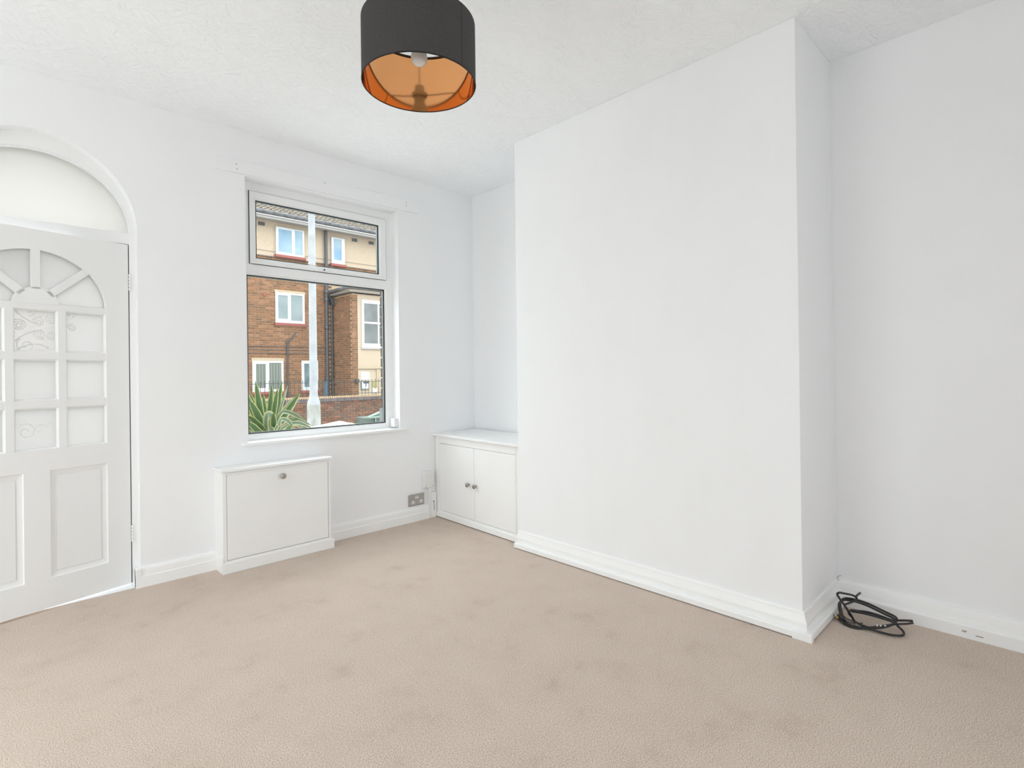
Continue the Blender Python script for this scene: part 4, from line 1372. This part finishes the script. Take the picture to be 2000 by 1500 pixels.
fl_.part(stuffb, 'brickwork', M['brick'], kind='stuff')
# projecting string courses
for z_ in (2.13, 2.02, 1.91):
    fl_.part(MB().box(0.5, XC, YBK - 0.03, YBK, z_ - 0.012, z_ + 0.012), 'string_course', M['dirty_mortar'])
fl_.part(MB().box(0.5, 13.5, YBK - 0.03, YBK, BANDZ - 0.02, BANDZ + 0.012), 'string_course', M['dirty_mortar'])
# eaves
fl_.part(MB().box(0.5, 13.5, YBK - 0.42, YBK, 6.21, 6.235), 'soffit', M['fascia'])
fl_.part(MB().box(0.5, 13.5, YBK - 0.45, YBK - 0.42, 6.17, 6.27), 'fascia', M['fascia'])
fl_.part(MB().revolve([(0.075, 0.5), (0.075, 13.5)], (0, YBK - 0.52, 6.34), (1, 0, 0), 12), 'gutter', M['gutter'], smooth=True)
for vx in (6.31, 9.57, 10.25):
    fl_.part(MB().box(vx - 0.10, vx + 0.10, YBK - 0.03, YBK, 6.02, 6.13), 'air_vent', M['pipe'])
fl_.part(MB().revolve([(0.0, 0.03), (0.055, 0.03), (0.06, 0.0)], (6.38, YBK, 3.80), (0, -1, 0), 14), 'flue_vent', M['redsill'])
# roof with single interlocking tiles
rfp = math.radians(24)
fl_.part(MB().quad((0.5, YBK - 0.5, 6.36), (13.5, YBK - 0.5, 6.36), (13.5, YBK + 5, 6.36 + 5.5 * math.tan(rfp)), (0.5, YBK + 5, 6.36 + 5.5 * math.tan(rfp))), 'roof', M['dirty_mortar'])
tmb = MB()
NS = 8
tv_, tf_ = [], []
for j, (yy, zz) in enumerate(((0.0, 0.0), (0.0, 0.035), (0.33, 0.030))):
    for i in range(NS + 1):
        k = i / NS
        tv_.append((-0.15 + 0.30 * k, yy, zz + (0.03 * math.sin(2 * math.pi * k) if j else 0.0)))
for j in range(2):
    for i in range(NS):
        tf_.append((j * (NS + 1) + i, j * (NS + 1) + i + 1, (j + 1) * (NS + 1) + i + 1, (j + 1) * (NS + 1) + i))
tmb.v, tmb.f = tv_, tf_
tme = tmb.mesh('tile', M['tile'], smooth='auto')
for r_ in range(6):
    for k in range(20):
        t_ = bpy.data.objects.new('tile', tme)
        yy = YBK - 0.50 + r_ * 0.27 * math.cos(rfp)
        t_.location = Vector((5.9 + 0.298 * k, yy, 6.37 + (yy - YBK + 0.5) * math.tan(rfp) + 0.02)) - fl_.loc
        t_.rotation_euler = (rfp - 0.07, 0, 0)
        t_.parent = fl_.o
        COL.objects.link(t_)
rest = MB()
for r_ in range(20):
    for k in range(-17, 25):
        if r_ < 6 and 0 <= k < 20:
            continue
        yy = YBK - 0.50 + r_ * 0.27 * math.cos(rfp)
        mt_ = Matrix.Translation((5.9 + 0.298 * k, yy, 6.37 + (yy - YBK + 0.5) * math.tan(rfp) + 0.02)) @ Matrix.Rotation(rfp - 0.07, 4, 'X')
        n_ = len(rest.v)
        rest.v += [tuple(mt_ @ Vector(v)) for v in tv_]
        rest.f += [tuple(n_ + i for i in q) for q in tf_]
fl_.part(rest, 'roof_tiles', M['tile'], kind='stuff', fix=False)
# pipes


def pipe(x, y, r, z0, z1, collars=()):
    mb = MB().tube([(x, y, z0), (x, y, z1)], r, 12)
    o = fl_.part(mb, 'downpipe', M['pipe'], smooth='auto')
    for z in collars:
        fl_.part(MB().revolve([(r, -0.05), (r * 1.55, -0.05), (r * 1.55, 0.05), (r, 0.05)], (x, y, z), (0, 0, 1), 12), 'collar', M['pipe'], o, smooth='auto')
    return o


pipe(8.44, YBK - 0.10, 0.055, ST, 6.2, (1.05, 2.83, 3.80, 4.08, 4.9))
pipe(8.635, YBK - 0.07, 0.036, ST, 3.78)
fl_.part(MB().prism([(8.54, 3.86), (8.76, 3.86), (8.70, 3.70), (8.68, 3.62), (8.60, 3.62), (8.58, 3.70)], 'y', YBK - 0.18, YBK - 0.02), 'hopper', M['pipe'])
fl_.part(MB().tube([(8.44, YBK - 0.1, 4.05), (8.52, YBK - 0.1, 3.95), (8.62, YBK - 0.09, 3.80)], 0.035, 8), 'branch_pipe', M['pipe'], smooth='auto')
fl_.part(MB().tube(smooth_path([(7.35, YBK - 0.05, 2.58), (7.22, YBK - 0.06, 2.42), (7.11, YBK - 0.06, 2.29), (7.09, YBK - 0.06, 2.15), (7.085, YBK - 0.06, 0.2)]), 0.024, 8), 'waste_pipe', M['pipe'], smooth=True)
fl_.part(MB().box(8.34, 8.42, YBK - 0.14, YBK, ST, 0.95), 'blue_box', mat('blue_grey_cover', (0.10, 0.16, 0.22), 0.5))

fl_.part(MB().tube([(5.0, YBK - 0.03, 5.235), (8.4, YBK - 0.03, 5.215), (11.5, YBK - 0.03, 5.25)], 0.0045, 5), 'wall_cable', M['pipe'])
# stair wing
fl_.part(MB().box(XC, 13.5, YW, YBK, ST, 3.90), 'wing_core', M['mortar'])
fl_.part(MB().box(XC + 0.19, 12.0, YW - 0.02, YW, 1.45, 3.88), 'wing_render', M['render'])
fl_.part(MB().box(XC + 0.17, 12.0, YW - 0.06, YW, 1.36, 1.46), 'wing_ledge', M['lintel'])
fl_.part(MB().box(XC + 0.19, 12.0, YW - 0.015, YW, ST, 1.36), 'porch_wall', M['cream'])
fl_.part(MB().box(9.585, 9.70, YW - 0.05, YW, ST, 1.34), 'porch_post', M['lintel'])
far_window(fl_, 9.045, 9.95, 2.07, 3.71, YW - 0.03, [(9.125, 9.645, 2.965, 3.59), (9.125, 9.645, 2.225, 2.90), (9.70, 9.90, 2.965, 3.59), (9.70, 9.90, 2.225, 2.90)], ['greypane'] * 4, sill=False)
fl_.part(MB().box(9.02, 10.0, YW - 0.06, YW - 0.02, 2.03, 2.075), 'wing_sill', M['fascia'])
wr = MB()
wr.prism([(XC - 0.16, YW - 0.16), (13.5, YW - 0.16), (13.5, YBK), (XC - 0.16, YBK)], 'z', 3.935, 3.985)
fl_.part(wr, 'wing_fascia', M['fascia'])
gz = 4.06
fl_.part(MB().tube([(XC - 0.22, YBK, gz), (XC - 0.22, YW - 0.22, gz), (13.5, YW - 0.22, gz)], 0.062, 10), 'wing_gutter', M['gutter'], smooth='auto')
rp = MB()
rp.quad((XC - 0.18, YBK, 4.09), (XC - 0.18, YW - 0.18, 4.09), (XC + 0.5, YW + 0.6, 4.42), (XC + 0.5, YBK, 4.42))
rp.quad((XC - 0.18, YW - 0.18, 4.09), (13.5, YW - 0.18, 4.09), (13.5, YW + 0.6, 4.42), (XC + 0.5, YW + 0.6, 4.42))
fl_.part(rp, 'wing_roof', M['lead'])
fl_.part(MB().box(8.775, 8.885, YW - 0.13, YW - 0.012, 0.90, 1.01), 'small_black_box', M['pipe'])  # small black box fixed to the wing pier

# notices on the porch (each a thing of its own, its print too small to read)
nb_ = Thing('name_board', 'white name board fixed to the cream porch wall of the flats', 'sign', (9.15, YW - 0.03, 0.98))
nb_.part(MB().box(9.0, 9.30, YW - 0.04, YW - 0.016, 0.98, 1.245), 'board', M['paper'])
ln = MB()
for z_, x0_, x1_ in ((1.195, 9.03, 9.14), (1.195, 9.16, 9.27), (1.165, 9.10, 9.20), (1.12, 9.06, 9.10), (1.12, 9.19, 9.24), (1.09, 9.06, 9.10), (1.09, 9.20, 9.23)):
    ln.box(x0_, x1_, YW - 0.043, YW - 0.039, z_, z_ + 0.016)
nb_.part(ln, 'faint_print', M['ink'])
n2_ = Thing('notice_case', 'glazed notice case with a pale blue sheet below the white name board', 'sign', (9.14, YW - 0.03, 0.66))
n2_.part(MB().box(8.99, 9.29, YW - 0.055, YW - 0.0175, 0.65, 0.94), 'case', M['stone'])
n2_.part(MB().box(9.02, 9.27, YW - 0.060, YW - 0.05, 0.69, 0.92), 'sheet', M['notice'])
n2_.part(MB().box(9.06, 9.27, YW - 0.066, YW - 0.058, 0.86, 0.92), 'dark_header', M['pipe'])
n2_.part(MB().box(9.155, 9.185, YW - 0.066, YW - 0.058, 0.76, 0.86), 'dark_stroke', M['pipe'])
n3_ = tag(MB().box(9.44, 9.575, YW - 0.045, YW - 0.0175, 0.71, 0.925).build('olive_notice', M['olive'], None), 'small olive notice to the right of the glazed notice case', 'sign')
n4_ = tag(MB().box(9.43, 9.63, YW - 0.047, YW - 0.022, 0.55, 0.70).build('poster', M['pinkp'], None), 'pink and white poster low on the porch wall', 'poster')

# ---- boundary wall across the road
YQ = 15.2
bw = Thing('boundary_wall', 'low weathered red brick wall with dark coping in front of the flats', 'wall', (7.2, YQ, ST))
WT = 0.37
bw.part(MB().box(1.0, 13.0, YQ, YQ + 0.22, ST - 0.1, WT), 'mortar_bed', M['dirty_mortar'])
bpx, bpz = 0.205, 0.070
rme = MB().box(-0.0975, 0.0975, -0.012, 0.05, -0.030, 0.030).mesh('brick', M['red_brick'])
sb = MB()
bn = 0
rowsn = int((WT - ST) / bpz)
allb = []
for r_ in range(rowsn):
    zc = WT - bpz * (r_ + 0.5)
    for k in range(60):
        xc = 1.1 + bpx * k + (bpx / 2 if r_ % 2 else 0)
        allb.append((0 if 5.55 < xc < 9.3 else 1, r_, xc, zc))
allb.sort()
random.seed(3)
for i, (v_, r_, xc, zc) in enumerate(allb):
    if i < 300 and v_ == 0:
        b = bpy.data.objects.new('brick', rme)
        b.location = Vector((xc, YQ + random.uniform(-0.005, 0.005), zc)) - bw.loc
        b.rotation_euler = (0, random.uniform(-0.012, 0.012), 0)
        b.parent = bw.o
        COL.objects.link(b)
    else:
        sb.box(xc - 0.0975, xc + 0.0975, YQ - 0.012, YQ + 0.02, zc - 0.03, zc + 0.03)
bw.part(sb, 'brickwork', M['red_brick'], kind='stuff')
cme = MB().box(-0.108, 0.108, -0.025, 0.24, -0.052, 0.052).mesh('coping_brick', M['blue_brick'], bevel=0.004)
for k in range(-18, 20):
    b = bpy.data.objects.new('coping_brick', cme)
    b.location = Vector((5.35 + 0.222 * k, YQ, WT + 0.055)) - bw.loc
    b.parent = bw.o
    COL.objects.link(b)
th = MB()
for k in range(-60, 70):
    xc = 5.28 + 0.0665 * k
    th.box(xc - 0.022, xc + 0.022, YQ - 0.02, YQ + 0.24, WT + 0.108, WT + 0.155)
bw.part(th, 'coping_edge', M['mortar'], kind='stuff')
bw.part(MB().box(1.25, 9.95, YQ + 0.008, YQ + 0.235, WT + 0.105, WT + 0.138), 'coping_joint', M['dirty_mortar'])

# ---- railing on the wall
rl = Thing('railing', 'thin black iron railing standing on the brick boundary wall', 'railing', (7.2, YQ + 0.1, WT + 0.15))
for z_, r_ in ((0.945, 0.008), (0.585, 0.008)):
    rl.part(MB().box(1.3, 9.6, YQ + 0.09, YQ + 0.11, z_ - r_, z_ + r_), 'rail', M['iron'])
barme = MB()
barme.tube([(0, 0, 0), (0, 0, 0.46)], 0.0065, 6)
barme.revolve([(0.0, 0.0), (0.013, 0.012), (0.010, 0.03), (0.0, 0.045)], (0, 0, 0.46), (0, 0, 1), 6)
barm = barme.mesh('bar', M['iron'])
for k in range(-30, 40):
    b = bpy.data.objects.new('bar', barm)
    b.location = Vector((4.94 + 0.117 * k, YQ + 0.1, WT + 0.15)) - rl.loc
    b.parent = rl.o
    COL.objects.link(b)

# ---- weeds along the foot of the boundary wall
wd_ = MB()
random.seed(5)
for k in range(260):
    x = random.uniform(5.6, 9.4)
    y = YQ - random.uniform(0.05, 0.35)
    h = random.uniform(0.05, 0.17) * (1.4 if x > 7.8 else 0.8)
    dx, dy = random.uniform(-0.05, 0.05), random.uniform(-0.04, 0.04)
    w = 0.012
    wd_.quad((x - w, y, ST - 0.08), (x + w, y, ST - 0.08), (x + dx, y + dy, ST - 0.08 + h))
wdo = wd_.build('weeds', M['weed'], None, fix=False)
tag(wdo, 'dry weeds growing along the foot of the far brick wall', 'weeds', None, 'stuff')
